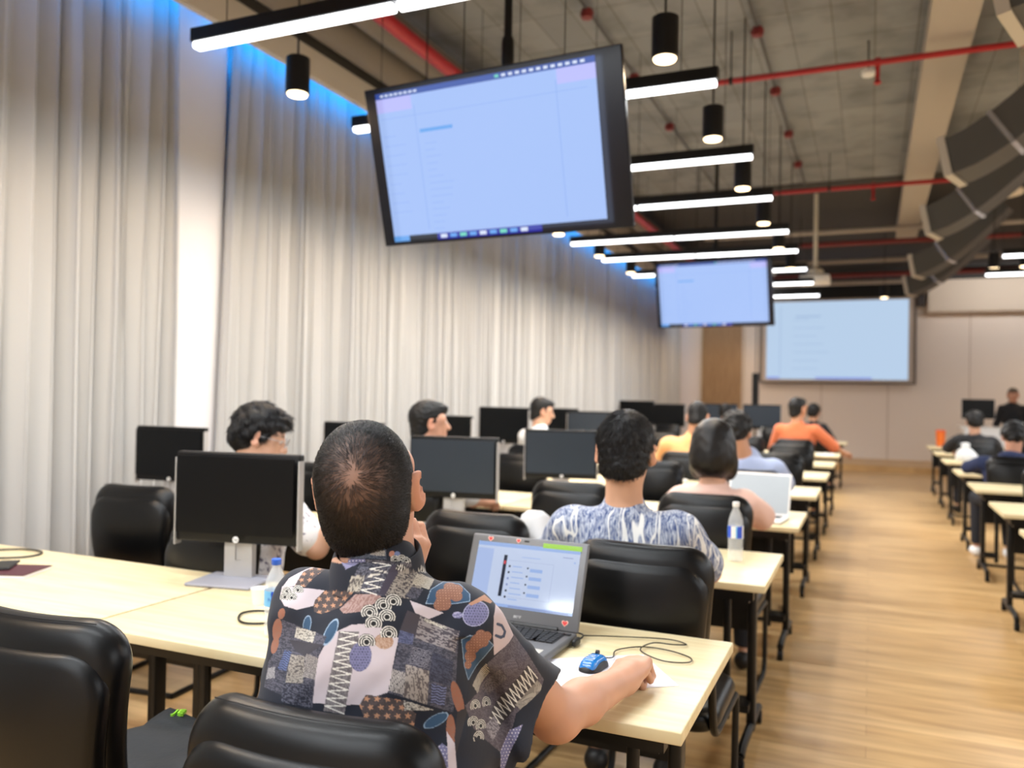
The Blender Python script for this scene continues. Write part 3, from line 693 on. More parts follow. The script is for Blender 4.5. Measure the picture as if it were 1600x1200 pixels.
def heart(cx, cz, s_, Mx, y, parent, name='heart_sticker'):
    pr = []
    for i in range(28):
        a = 2*PI*i/28; pr.append((16*math.sin(a)**3/16, (13*math.cos(a)-5*math.cos(2*a)-2*math.cos(3*a)-math.cos(4*a))/16))
    M_ = MB().prism([(cx+p*s_*1.3, cz+z*s_*1.3) for p, z in pr], y, y-.0003, 1).prism([(cx+p*s_, cz+z*s_) for p, z in pr], y-.0003, y-.0006, 0)
    M_.xf(Mx).build(name, [m_heart, m_hw], parent, smooth=False)
heart(-.128, .2415, .0068, T_, 0, lid); heart(-.035, .243, .0058, T_, 0, lid); heart(.148, .024, .0078, T_, 0, lid)
MB().rbox(-.008, 0, .2435, .016, .002, .005, .0009).xf(T_).build('webcam', m_key, lid)
# mouse, its cable, the adapter plug, the paper under the hand
m_mblue = mat('mouse_blue', (18, 120, 200), .2, spec=.8, coat=.6)
t = thing('computer_mouse', 'glossy blue and black mouse on the white paper by the fist', 'mouse', (-.635, 2.015, .7425), D(-8))
def dome(w, l, h, p=2.4, zb=0, n=20, m_=14, waist=0):
    v = []; f = []
    for j in range(m_+1):
        ph = PI/2*j/m_
        for i in range(n*2):
            a = PI*i/n; c, s_ = math.cos(a), math.sin(a); e = 2/p
            x = math.copysign(abs(c)**e, c)*w/2*math.cos(ph)**.55; y = math.copysign(abs(s_)**e, s_)*l/2*math.cos(ph)**.6
            x *= 1-waist*math.exp(-(y/(l*.25))**2); v.append((x, y, zb+h*math.sin(ph)*(1-.18*(y/l*2)**2)))
    N = n*2
    for j in range(m_):
        for i in range(N): f.append((j*N+i, j*N+(i+1) % N, (j+1)*N+(i+1) % N, (j+1)*N+i))
    f.append(tuple(range(N-1, -1, -1))); return v, f
v, f = dome(.064, .102, .024, waist=.12); MB().add(v, f).build('body', m_key, t)
v, f = dome(.05, .092, .026, p=4, zb=.006, waist=.06); MB().add(v, f).build('shell', m_mblue, t)
MB().tube([(-.004, .022, .033), (.004, .022, .033)], .006, 12).build('wheel', m_key, t)
for j in range(3): MB().box(-.014+j*.002, .006+j*.004, -.004-j*.011, -.0025-j*.011, .0318-.0009*j, .0326-.0009*j).build('white_mark', m_white, t, smooth=False)
cb = [(-.625, 2.06, .757), (-.61, 2.1, .748), (-.62, 2.17, .746), (-.57, 2.23, .7455), (-.5, 2.235, .7455), (-.43, 2.2, .7455), (-.425, 2.155, .7455), (-.49, 2.14, .7455), (-.56, 2.19, .749), (-.545, 2.27, .749), (-.49, 2.28, .749), (-.46, 2.31, .7455), (-.52, 2.335, .7455), (-.66, 2.28, .749), (-.735, 2.235, .753)]
def catmull(p, n=6, closed=False):
    p = [Vector(a) for a in p]; o = []
    for i in range(len(p)-1):
        a, b, c, d = p[max(i-1, 0)], p[i], p[i+1], p[min(i+2, len(p)-1)]
        for k_ in range(n):
            t_ = k_/n; o.append(.5*((2*b)+(c-a)*t_+(2*a-5*b+4*c-d)*t_*t_+(3*b-a-3*c+d)*t_**3))
    o.append(p[-1]); return o
tag(MB().tube(catmull(cb), .0018, 6).build('mouse_cable', m_frame), 'thin black cable looping over the desk between laptop and fist', 'cable')
t = thing('power_plug', 'small black plug at the right side of the grey laptop', 'plug', (-.735, 2.17, .742), D(0))
MB().rbox(0, 0, .010, .012, .045, .018, .004).build('plug_body', m_key, t)
MB().tube(catmull([(0, .022, .01), (.0, .06, .012), (-.03, .1, .006), (-.1, .13, .004)]), .0025, 6).build('cord', m_frame, t)
t = MB().box(-.12, .17, -.12, .12, 0, .0012).build('paper_sheet', m_paper, smooth=False); t.location = (-.62, 1.985, .7402); t.rotation_euler = (0, 0, D(35))
tag(t, 'white paper sheet lying under the blue mouse and the man\'s fist', 'paper')

# ---------------------------------------------------------------- bottles, cups, small things
m_capb = mat('cap_blue', (50, 100, 205), .4); m_lblue = mat('label_blue', (40, 80, 200), .5); m_lcyan = mat('label_cyan', (120, 190, 235), .5); m_lpink = mat('label_pink', (215, 60, 140), .5)
def bottle(x, y, z, h, r, label, cap, capname, lab, txt=None, rz=0):
    t = thing('water_bottle', label, 'bottle', (x, y, z), rz)
    prof = [(r*.75, 0), (r*.95, .004), (r, .015), (r*.96, h*.12), (r, h*.2), (r*.96, h*.28), (r, h*.36), (r, h*.62), (r*.93, h*.70), (r*.7, h*.80), (r*.42, h*.88), (r*.38, h*.93)]
    MB().lathe(prof, n=32).build('body', m_glass, t)
    MB().lathe([(r*.42, h*.925), (r*.44, h*.93), (r*.44, h*.995), (r*.40, h)], n=24).build('cap', cap, t)
    n = 32; v = []; f = []
    for zz in (h*.40, h*.60):
        for k_ in range(n): a = 2*PI*k_/n; v.append((r*1.012*math.cos(a), r*1.012*math.sin(a), zz))
    for k_ in range(n): f.append((k_, (k_+1) % n, n+(k_+1) % n, n+k_))
    L_ = MB(); L_.add(v, f, 0); L_.m = [(1 if (k_ % 8) in (3, 4, 5) else (2 if (k_ % 8) == 6 else 0)) for k_ in range(n)]
    lo = L_.build('label', lab, t)
    if txt:
        for tt_, sz, zz, mm in txt:
            o = text_mesh('label_letters', tt_, sz, mm, lo, Matrix.Rotation(PI/2, 4, 'X'), .0002)
            for vv in o.data.vertices:
                a = vv.co.x/(r*1.03)-PI/2; vv.co = Vector((r*1.03*math.cos(a), r*1.03*math.sin(a), vv.co.z+zz))
    return t
bottle(-.52, 3.62, .74, .25, .032, 'clear water bottle with blue label on the desk end beside the aisle', m_white, 'white', [m_lblue, m_white, m_lcyan], rz=D(30))
bottle(-1.53, 1.88, .74, .215, .031, 'small water bottle with blue cap left of the patchwork shirt', m_capb, 'blue', [m_lcyan, m_lcyan, m_lblue], [('Nestlé', .011, .215*.56, m_lblue), ('Pure Life', .013, .215*.49, m_lblue), ('life', .010, .215*.43, m_lpink)], rz=D(39))
bottle(-1.02, 5.0, .74, .2, .03, 'clear water bottle behind the man in the blue leaf shirt', m_white, 'white', [m_white, m_white, m_lcyan])
bottle(-.88, 10.86-.0, .74, .22, .035, 'white bottle in front of the person in orange polo', m_white, 'white', [m_white, m_white, m_white])
t = thing('paper_cup', 'small white cup between the silver monitor stand and the blue-capped bottle', 'cup', (-1.80, 2.13, .74))
MB().lathe([(.020, 0), (.027, .05), (.028, .052), (.026, .052), (.02, .01)], n=24).build('cup', m_white, t)
MB().lathe([(.0255, .047), (.0001, .048)], n=24).build('drink', m_paper, t)
t = thing('tumbler', 'orange tumbler on a far desk right of the aisle', 'cup', (1.03, 14.75, .74))
MB().lathe([(.05, 0), (.06, .01), (.07, .22), (.072, .225)], n=24).build('body', mat('tumbler_orange', (225, 110, 40), .4), t)
MB().lathe([(.073, .225), (.073, .25), (.05, .262)], n=24).build('lid', mat('lid_orange', (215, 90, 50), .4), t)
tag(MB().tube(catmull([(-1.52, 2.04, .746), (-1.60, 2.05, .746), (-1.72, 2.05, .746), (-1.755, 2.0, .746), (-1.70, 1.93, .746), (-1.64, 1.93, .746), (-1.57, 2.0, .746)]), .0035, 6).build('black_cable', m_frame), 'short black cable curling on the desk left of the patchwork shirt', 'cable')
tag(MB().tube(catmull([(-3.35, 2.25, .746), (-3.25, 2.36, .746), (-3.12, 2.36, .746), (-3.08, 2.28, .746), (-3.15, 2.2, .746), (-3.3, 2.15, .746)]), .004, 6).build('dark_cable', m_frame), 'dark cable loop on the far left end of the nearest desk row', 'cable')
t = thing('notebook', 'dark red notebook with white page edges at the left edge of the desk', 'book', (-2.90, 2.05, .741), D(22))
MB().box(-.12, .12, -.085, .085, 0, .011).build('pages', m_paper, t, smooth=False)
MB().box(-.123, .123, -.088, .088, .011, .0135).build('cover', mat('maroon_cover', (72, 28, 40), .5), t, smooth=False)
t = thing('phone', 'black phone lying on the dark red notebook', 'phone', (-2.95, 2.08, .7548), D(40))
MB().rbox(0, 0, .004, .07, .15, .008, .003).build('body', m_key, t); MB().box(-.031, .031, -.07, .07, .0082, .0086).build('screen', m_scr_off, t, smooth=False)
# bag on the left chair
t = thing('cloth_bag', 'black cloth bag with green lettering on the left chair seat', 'bag', (-1.49, 1.515, .482), D(4))
t.scale = (1.12, 1.12, 1.1)
def bagmesh():
    v = []; f = []; n = 22
    for j in range(n+1):
        for i in range(n+1):
            x = -.25+.46*i/n; y = -.2+.42*j/n; e = max(abs(x+.02)/.235, abs(y-.01)/.215)
            z = .095*(1-min(1, e)**4)+.008*math.sin(x*31+y*9)+.006*math.sin(y*37-x*12); v.append((x, y, max(z, .006)))
    for j in range(n):
        for i in range(n): f.append((j*(n+1)+i, j*(n+1)+i+1, (j+1)*(n+1)+i+1, (j+1)*(n+1)+i))
    k_ = len(v); v += [(-.25, -.2, 0), (.21, -.2, 0), (.21, .22, 0), (-.25, .22, 0)]; f.append((k_+3, k_+2, k_+1, k_)); return v, f
m_bag = mat('bag_cloth', (20, 26, 32), .75); bump(m_bag, 60, .4, .004)
v, f = bagmesh(); MB().add(v, f).build('body', m_bag, t, angle=80)
text_mesh('bag_letters', 'JE', .034, mat('bag_green', (150, 220, 60), .6), t, Matrix.Translation((-.135, .135, .088)) @ Matrix.Rotation(D(20), 4, 'Z'), .004)
MB().tube([(.16, -.17, .07), (.05, -.18, .092)], .004, 6).rbox(.1, -.175, .085, .03, .012, .008, .003).build('zip', m_silver, t)
# papers on desks
pc = 0
for x, y, rz, w_, h_, lb in ((-.62, 4.95, 10, .15, .2, 'white paper on the third-row desk end beside the woman with the bob'), (-.58, 6.55, -15, .2, .15, 'white paper on the fourth-row desk end beside the aisle'), (-.52, 11.3, 5, .2, .28, 'white paper on the seventh-row desk in front of the orange polo'), (-1.0, 11.25, 0, .3, .2, 'white paper left of the orange polo on the seventh-row desk'), (-1.62, 4.98, 8, .2, .14, 'grey folded papers on the third-row desk near the slate monitor'), (1.2, 11.0, 20, .2, .28, 'white paper on the fifth-row desk right of the aisle')):
    o = MB().box(-w_/2, w_/2, -h_/2, h_/2, 0, .003).build('paper_sheet', m_paper, smooth=False); o.location = (x, y, .7402); o.rotation_euler = (0, 0, D(rz)); tag(o, lb, 'paper')
# white laptop seen from behind, beside the woman
def open_laptop(x, y, rz, label, colr, z=.742, scr=None, w=.33, h=.22):
    t = thing('laptop', label, 'laptop', (x, y, z), rz)
    MB().rbox(0, -.11, .009, w, h, .016, .006).build('base', colr, t); MB().box(-w*.42, w*.42, -.12, -.02, .0175, .019).build('keyboard', m_key, t, smooth=False)
    T2 = Matrix.Translation((0, 0, .015)) @ Matrix.Rotation(D(-18), 4, 'X')
    MB().rbox(0, 0, 0, w, h, .008, .004).xf(T2 @ Matrix.Translation((0, .004, h/2)) @ Matrix.Rotation(PI/2, 4, 'X')).build('lid', colr, t)
    MB().box(-w/2+.01, w/2-.01, -.0012, -.0004, .015, h-.012).xf(T2).build('screen', scr or m_ls, t, smooth=False); return t
open_laptop(-.60, 5.02, D(-6), 'white laptop open in front of the woman with the bob haircut', m_white, w=.36, h=.25, scr=mat('pale_picture', (20, 20, 20), .2, emit=(225, 230, 232), es=.85))
open_laptop(-2.28, 3.52, D(0), 'open white laptop on the second-row desk in front of the person with glasses', m_white, scr=MATS['pale_picture'])
open_laptop(-1.62, 8.15, D(0), 'open laptop in front of the man in the peach shirt', m_silver, w=.34, h=.23)
# white bag beside the blue shirt man, tissue and bag on right desks
def blob(name, loc, prof, m, label, cat, squash=1, n=24, seed=1):
    r = random.Random(seed); v = []; f = []
    for j, (rad, z) in enumerate(prof):
        for k_ in range(n):
            a = 2*PI*k_/n; q_ = rad*(1+.10*math.sin(3*a+seed+z*18)+.06*math.sin(7*a+z*40)); v.append((q_*math.cos(a), q_*squash*math.sin(a), z))
    for j in range(len(prof)-1):
        for k_ in range(n): f.append((j*n+k_, j*n+(k_+1) % n, (j+1)*n+(k_+1) % n, (j+1)*n+k_))
    f.append(tuple(range(n-1, -1, -1))); f.append(tuple((len(prof)-1)*n+k_ for k_ in range(n)))
    o = MB().add(v, f).build(name, m, angle=80); o.location = loc; return tag(o, label, cat)
m_wc = mat('white_cloth', (212, 212, 212), .8)
blob('plastic_bag', (1.04, 11.1, .74), [(.09, 0), (.115, .03), (.11, .08), (.08, .13), (.04, .17), (.05, .21), (.02, .225)], m_wc, 'crumpled white plastic bag on a desk right of the aisle', 'bag')

# ---------------------------------------------------------------- signed-distance modelling of bodies
class Prim:
    __slots__ = ('k', 'a', 'b', 'ra', 'rb', 'R', 'op', 's', 'tag')
def cap(a, b, ra, rb=None, s=.02, op='u', tag=''):
    p = Prim(); p.k = 'c'; p.a = np.array(a, float); p.b = np.array(b, float); p.ra = ra; p.rb = ra if rb is None else rb; p.R = None; p.op = op; p.s = s; p.tag = tag; return p
def ell(c, r, R=None, s=.02, op='u', tag=''):
    p = Prim(); p.k = 'e'; p.a = np.array(c, float); p.b = np.array(r, float); p.ra = p.rb = 0; p.R = None if R is None else np.array(R, float); p.op = op; p.s = s; p.tag = tag; return p
def grow(ps, d):
    o = []
    for p in ps:
        q = Prim(); q.k, q.a, q.b, q.ra, q.rb, q.R, q.op, q.s, q.tag = p.k, p.a, p.b.copy(), p.ra, p.rb, p.R, p.op, p.s, p.tag
        if p.k == 'c': q.ra = p.ra+d; q.rb = p.rb+d
        else: q.b = p.b+d
        o.append(q)
    return o
def pdist(p, P):
    if p.k == 'c':
        ab = p.b-p.a; L = max(ab.dot(ab), 1e-9); w = P-p.a; t_ = np.clip((w @ ab)/L, 0, 1)
        return np.linalg.norm(w-t_[..., None]*ab, axis=-1)-(p.ra+(p.rb-p.ra)*t_)
    w = P-p.a
    if p.R is not None: w = w @ p.R
    k0 = np.linalg.norm(w/p.b, axis=-1); k1 = np.linalg.norm(w/(p.b*p.b), axis=-1)
    return k0*(k0-1)/np.maximum(k1, 1e-6)
def sdf_mesh(name, prims, h, mats, parent, cuts=(), disp=None, pad=.03, smooth_it=1):
    lo = np.array([9e9]*3); hi = -lo
    for p in prims:
        if p.op != 'u': continue
        if p.k == 'c': r_ = max(p.ra, p.rb); l_ = np.minimum(p.a, p.b)-r_; h_ = np.maximum(p.a, p.b)+r_
        else: r_ = p.b.max() if p.R is not None else p.b; l_ = p.a-r_; h_ = p.a+r_
        lo = np.minimum(lo, l_); hi = np.maximum(hi, h_)
    lo = lo-pad; hi = hi+pad; n = np.ceil((hi-lo)/h).astype(int)+1
    F = np.full(n, .08, np.float32); ax = [lo[i]+h*np.arange(n[i]) for i in range(3)]
    for p in prims:
        if p.k == 'c': r_ = max(p.ra, p.rb); l_ = np.minimum(p.a, p.b)-r_; h_ = np.maximum(p.a, p.b)+r_
        else: r_ = p.b.max() if p.R is not None else p.b; l_ = p.a-r_; h_ = p.a+r_
        m_ = p.s+.03; i0 = np.clip(((l_-m_-lo)/h).astype(int), 0, n-1); i1 = np.clip(((h_+m_-lo)/h).astype(int)+2, 0, n)
        if (i1 <= i0).any(): continue
        sl = tuple(slice(i0[k_], i1[k_]) for k_ in range(3))
        P = np.stack(np.meshgrid(*(ax[k_][sl[k_]] for k_ in range(3)), indexing='ij'), -1)
        d = pdist(p, P); a = F[sl]; s_ = max(p.s, 1e-4)
        if p.op == 'u':
            q = np.maximum(s_-np.abs(a-d), 0)/s_; F[sl] = np.minimum(a, d)-q*q*s_*.25
        else:
            d = -d; q = np.maximum(s_-np.abs(a-d), 0)/s_; F[sl] = np.maximum(a, d)+q*q*s_*.25
    if len(cuts) or disp is not None:
        idx = np.nonzero(np.abs(F) < max(.03, 3*h)) if not len(cuts) else np.nonzero(F < .05)
        P = np.stack([ax[k_][idx[k_]] for k_ in range(3)], -1); d = F[idx]
        if disp is not None: d = d-disp(P)
        for n_, c_ in cuts: d = np.maximum(d, P @ np.array(n_, float)-c_)
        F[idx] = d
    V, Q = surface_nets(F, lo, h)
    me = bpy.data.meshes.new(name); me.vertices.add(len(V)); me.vertices.foreach_set('co', V.astype(np.float32).ravel())
    me.loops.add(len(Q)*4); me.loops.foreach_set('vertex_index', Q.astype(np.int32).ravel())
    me.polygons.add(len(Q)); me.polygons.foreach_set('loop_start', np.arange(0, len(Q)*4, 4, dtype=np.int32))
    try: me.polygons.foreach_set('loop_total', np.full(len(Q), 4, dtype=np.int32))
    except Exception: pass
    me.polygons.foreach_set('use_smooth', np.ones(len(Q), bool)); me.update(calc_edges=True); me.validate()
    for mm in (mats if isinstance(mats, (list, tuple)) else [mats]): me.materials.append(mm)
    o = bpy.data.objects.new(name, me); COL.objects.link(o); o.parent = parent; return o
def surface_nets(F, lo, h):
    I = F < 0; nx, ny, nz = F.shape
    c = np.zeros((nx-1, ny-1, nz-1), np.int8)
    for i in (0, 1):
        for j in (0, 1):
            for k_ in (0, 1): c += I[i:nx-1+i, j:ny-1+j, k_:nz-1+k_]
    act = (c > 0) & (c < 8); A = np.argwhere(act); N = len(A)
    idm = np.full(act.shape, -1, np.int64); idm[act] = np.arange(N)
    acc = np.zeros((N, 3)); cnt = np.zeros(N)
    cor = [(i, j, k_) for i in (0, 1) for j in (0, 1) for k_ in (0, 1)]
    val = {q: F[A[:, 0]+q[0], A[:, 1]+q[1], A[:, 2]+q[2]].astype(float) for q in cor}
    for a in cor:
        for d in range(3):
            if a[d]: continue
            b = list(a); b[d] = 1; b = tuple(b); fa, fb = val[a], val[b]; m_ = (fa < 0) != (fb < 0)
            t_ = np.where(m_, fa/np.where(m_, fa-fb, 1), 0)
            for e in range(3): acc[:, e] += np.where(m_, a[e]+(t_ if e == d else 0), 0)
            cnt += m_
    V = lo+h*(A+acc/cnt[:, None]); Qs = []
    for d in range(3):
        e, f = (d+1) % 3, (d+2) % 3
        sl0 = [slice(None)]*3; sl1 = [slice(None)]*3; sl0[d] = slice(0, -1); sl1[d] = slice(1, None)
        a, b = I[tuple(sl0)], I[tuple(sl1)]; E_ = np.argwhere(a != b)
        ok = (E_[:, e] > 0) & (E_[:, f] > 0) & (E_[:, e] < F.shape[e]-1) & (E_[:, f] < F.shape[f]-1); E_ = E_[ok]
        ins = a[E_[:, 0], E_[:, 1], E_[:, 2]]
        def cell(de, df):
            g = E_.copy(); g[:, e] -= de; g[:, f] -= df; return idm[g[:, 0], g[:, 1], g[:, 2]]
        q = np.stack([cell(1, 1), cell(0, 1), cell(0, 0), cell(1, 0)], 1)
        q[~ins] = q[~ins][:, ::-1]; Qs.append(q)
    return V, np.concatenate(Qs)
def rot3(yaw=0, pitch=0, roll=0):   # yaw left, pitch up, roll to the right shoulder
    R = Matrix.Rotation(yaw, 3, 'Z') @ Matrix.Rotation(pitch, 3, 'X') @ Matrix.Rotation(roll, 3, 'Y')
    return np.array(R)
def setcol(o, fn):
    me = o.data; n = len(me.vertices); co = np.empty(n*3, np.float32); me.vertices.foreach_get('co', co); co = co.reshape(-1, 3).astype(float)
    c = np.ones((n, 4), np.float32); c[:, :3] = fn(co)
    a = me.color_attributes.new('Col', 'FLOAT_COLOR', 'POINT'); a.data.foreach_set('color', c.ravel())
def wr(amp, sc, seed=0):
    r_ = np.random.RandomState(seed); K_ = r_.normal(size=(7, 3))*sc; ph = r_.uniform(0, 6.28, 7)
    def f(P):
        o = 0
        for k_, p_ in zip(K_, ph): o = o+np.sin(P @ k_+p_+1.5*np.sin(P @ k_[::-1]*.5+p_))
        return amp*o/3
    return f

# head in its own frame: +y is the face, z up; c = centre of the cranium
def head_prims(c, R, s=1.0, ears=1.0):
    T = lambda p: np.array(c)+np.array(R) @ (np.array(p, float)*s)
    P = [ell(T((0, -.012, .018)), np.array((.076, .094, .092))*s, R), ell(T((0, .035, -.045)), np.array((.060, .056, .072))*s, R, s=.04),
         ell(T((0, .062, -.088)), np.array((.032, .026, .022))*s, R, s=.03), cap(T((-.045, .05, .015)), T((.045, .05, .015)), .028*s, s=.03),
         cap(T((0, .088, .0)), T((0, .108, -.034)), .008*s, .013*s, s=.015), ell(T((-.011, .1, -.038)), np.array((.009, .01, .008))*s, R, s=.008), ell(T((.011, .1, -.038)), np.array((.009, .01, .008))*s, R, s=.008),
         ell(T((0, .090, -.062)), np.array((.021, .009, .005))*s, R, s=.008), ell(T((0, .088, -.071)), np.array((.018, .009, .006))*s, R, s=.008),
         ell(T((-.03, .096, -.002)), np.array((.014, .012, .010))*s, R, s=.012, op='s'), ell(T((.03, .096, -.002)), np.array((.014, .012, .010))*s, R, s=.012, op='s'),
         ell(T((-.03, .078, -.003)), np.array((.013, .012, .012))*s, R, s=.003), ell(T((.03, .078, -.003)), np.array((.013, .012, .012))*s, R, s=.003)]
    for q in (-1, 1):
        E_ = np.array(R) @ rot3(yaw=-q*D(36), pitch=D(-8))
        P.append(ell(T((q*.087, -.006, -.012)), np.array((.0085, .021, .034))*s*ears, E_, s=.012))
        P.append(ell(T((q*.078, .002, -.034)), np.array((.008, .012, .014))*s*ears, E_, s=.012))
        P.append(ell(T((q*.097, .002, -.008)), np.array((.007, .012, .022))*s*ears, E_, s=.005, op='s'))
    return P
def hand_prims(w, d, pn, curl, side, s=1.0, thumb=.6):
    # w wrist, d direction of the hand, pn back-of-hand normal, curl 0..1
    w = np.array(w, float); d = np.array(d, float); d /= np.linalg.norm(d); pn = np.array(pn, float); pn -= d*pn.dot(d); pn /= np.linalg.norm(pn); x = np.cross(d, pn)*side
    P = []; R = np.stack([x, d, pn], 1)
    P.append(ell(w+d*.045*s, np.array((.040, .052, .017))*s, R, s=.02)); P.append(cap(w-d*.01, w+d*.03*s, .024*s, .026*s, s=.02))
    L = [(.040, .024, .020), (.045, .028, .022), (.042, .026, .021), (.033, .020, .018)]
    for i in range(4):
        b = w+d*(.086-.004*abs(i-1.3))*s+x*(-.030+.0195*i)*s; dr = d.copy(); p = b; r0 = (.0095, .0098, .0093, .0082)[i]*s
        P.append(cap(w+d*.04*s+x*(-.024+.016*i)*s, b, .012*s, r0*1.08, s=.012))
        an = [curl*1.25, curl*1.6, curl*1.1]; acc = 0
        for j in range(3):
            acc += an[j]*(1+.05*i); dd = d*math.cos(acc)-pn*math.sin(acc)+x*(.05*(i-1.5))*(1-curl); q = p+dd*L[i][j]*s
            P.append(cap(p, q, r0*(1-.08*j), r0*(1-.08*(j+1)), s=.004)); p = q
    tb = w+d*.02*s-x*.028*s-pn*.004; t1 = tb+(d*.55-x*.7*thumb-pn*.35)*.042*s; t2 = t1+(d*.85-x*.15+x*.35*curl-pn*.4)*.034*s; t3 = t2+(d*.8+x*.6*curl-pn*.3)*.026*s
    P += [cap(w+d*.01+x*-.012, tb, .016*s, .016*s, s=.015), cap(tb, t1, .015*s, .0115*s, s=.01), cap(t1, t2, .0115*s, .0105*s, s=.004), cap(t2, t3, .0105*s, .009*s, s=.003)]
    return P
def mskin(n, c): M = mat('skin_'+n, c, .55, spec=.4); vcol(M) if not M.node_tree.nodes.get('Attribute') else None; return M
def skin_color(base, hc, HR, s=1.0):
    base = np.array(lin(base)); HR = np.array(HR)
    def f(co):
        c = np.tile(base, (len(co), 1)); l_ = (co-np.array(hc)) @ HR/s
        n_ = np.sin(co @ np.array([61, 43, 37.]))*.03+np.sin(co @ np.array([-90, 77, 55.]))*.02; c = c*(1+n_[:, None])
        def mix(mask, col, a): c[mask] = c[mask]*(1-a)+np.array(lin(col))*a
        near = (np.abs(l_) < .13).all(1)
        mix(near & (np.abs(l_[:, 0]) < .022) & (l_[:, 1] > .085) & (np.abs(l_[:, 2]+.066) < .009), (150, 70, 66), .7)
        mix(near & (l_[:, 1] > .06) & (np.abs(l_[:, 2]-.022) < .005) & (np.abs(np.abs(l_[:, 0])-.032) < .019), (30, 22, 20), .85)
        ey = near & (l_[:, 1] > .075) & (np.abs(np.abs(l_[:, 0])-.03) < .0125) & (np.abs(l_[:, 2]+.003) < .0055)
        mix(ey, (235, 232, 228), .95); mix(ey & (np.abs(np.abs(l_[:, 0])-.03) < .0055), (22, 16, 14), 1)
        mix(near & (np.abs(l_[:, 0]) > .083), (205, 120, 96), .25)
        return c
    return f
m_hair = mat('black_hair', (11, 10, 12), .5, spec=.35); bump(m_hair, 90, .6, .004, 6, (1, 1, .25))
m_hairb = mat('dark_brown_hair', (15, 12, 12), .42, spec=.35); bump(m_hairb, 80, .5, .004, 5, (1, 1, .2))
m_jeans = mat('dark_trousers', (28, 30, 38), .85); m_shoew = mat('white_shoe', (225, 225, 225), .6); m_shoeb = mat('dark_shoe', (24, 22, 22), .5)
def cloth(n, c, rough=.85):
    M = mat('cloth_'+n, c, rough, sheen=.15)
    if not M.node_tree.nodes.get('Noise Texture'): bump(M, 260, .15, .001)
    return M

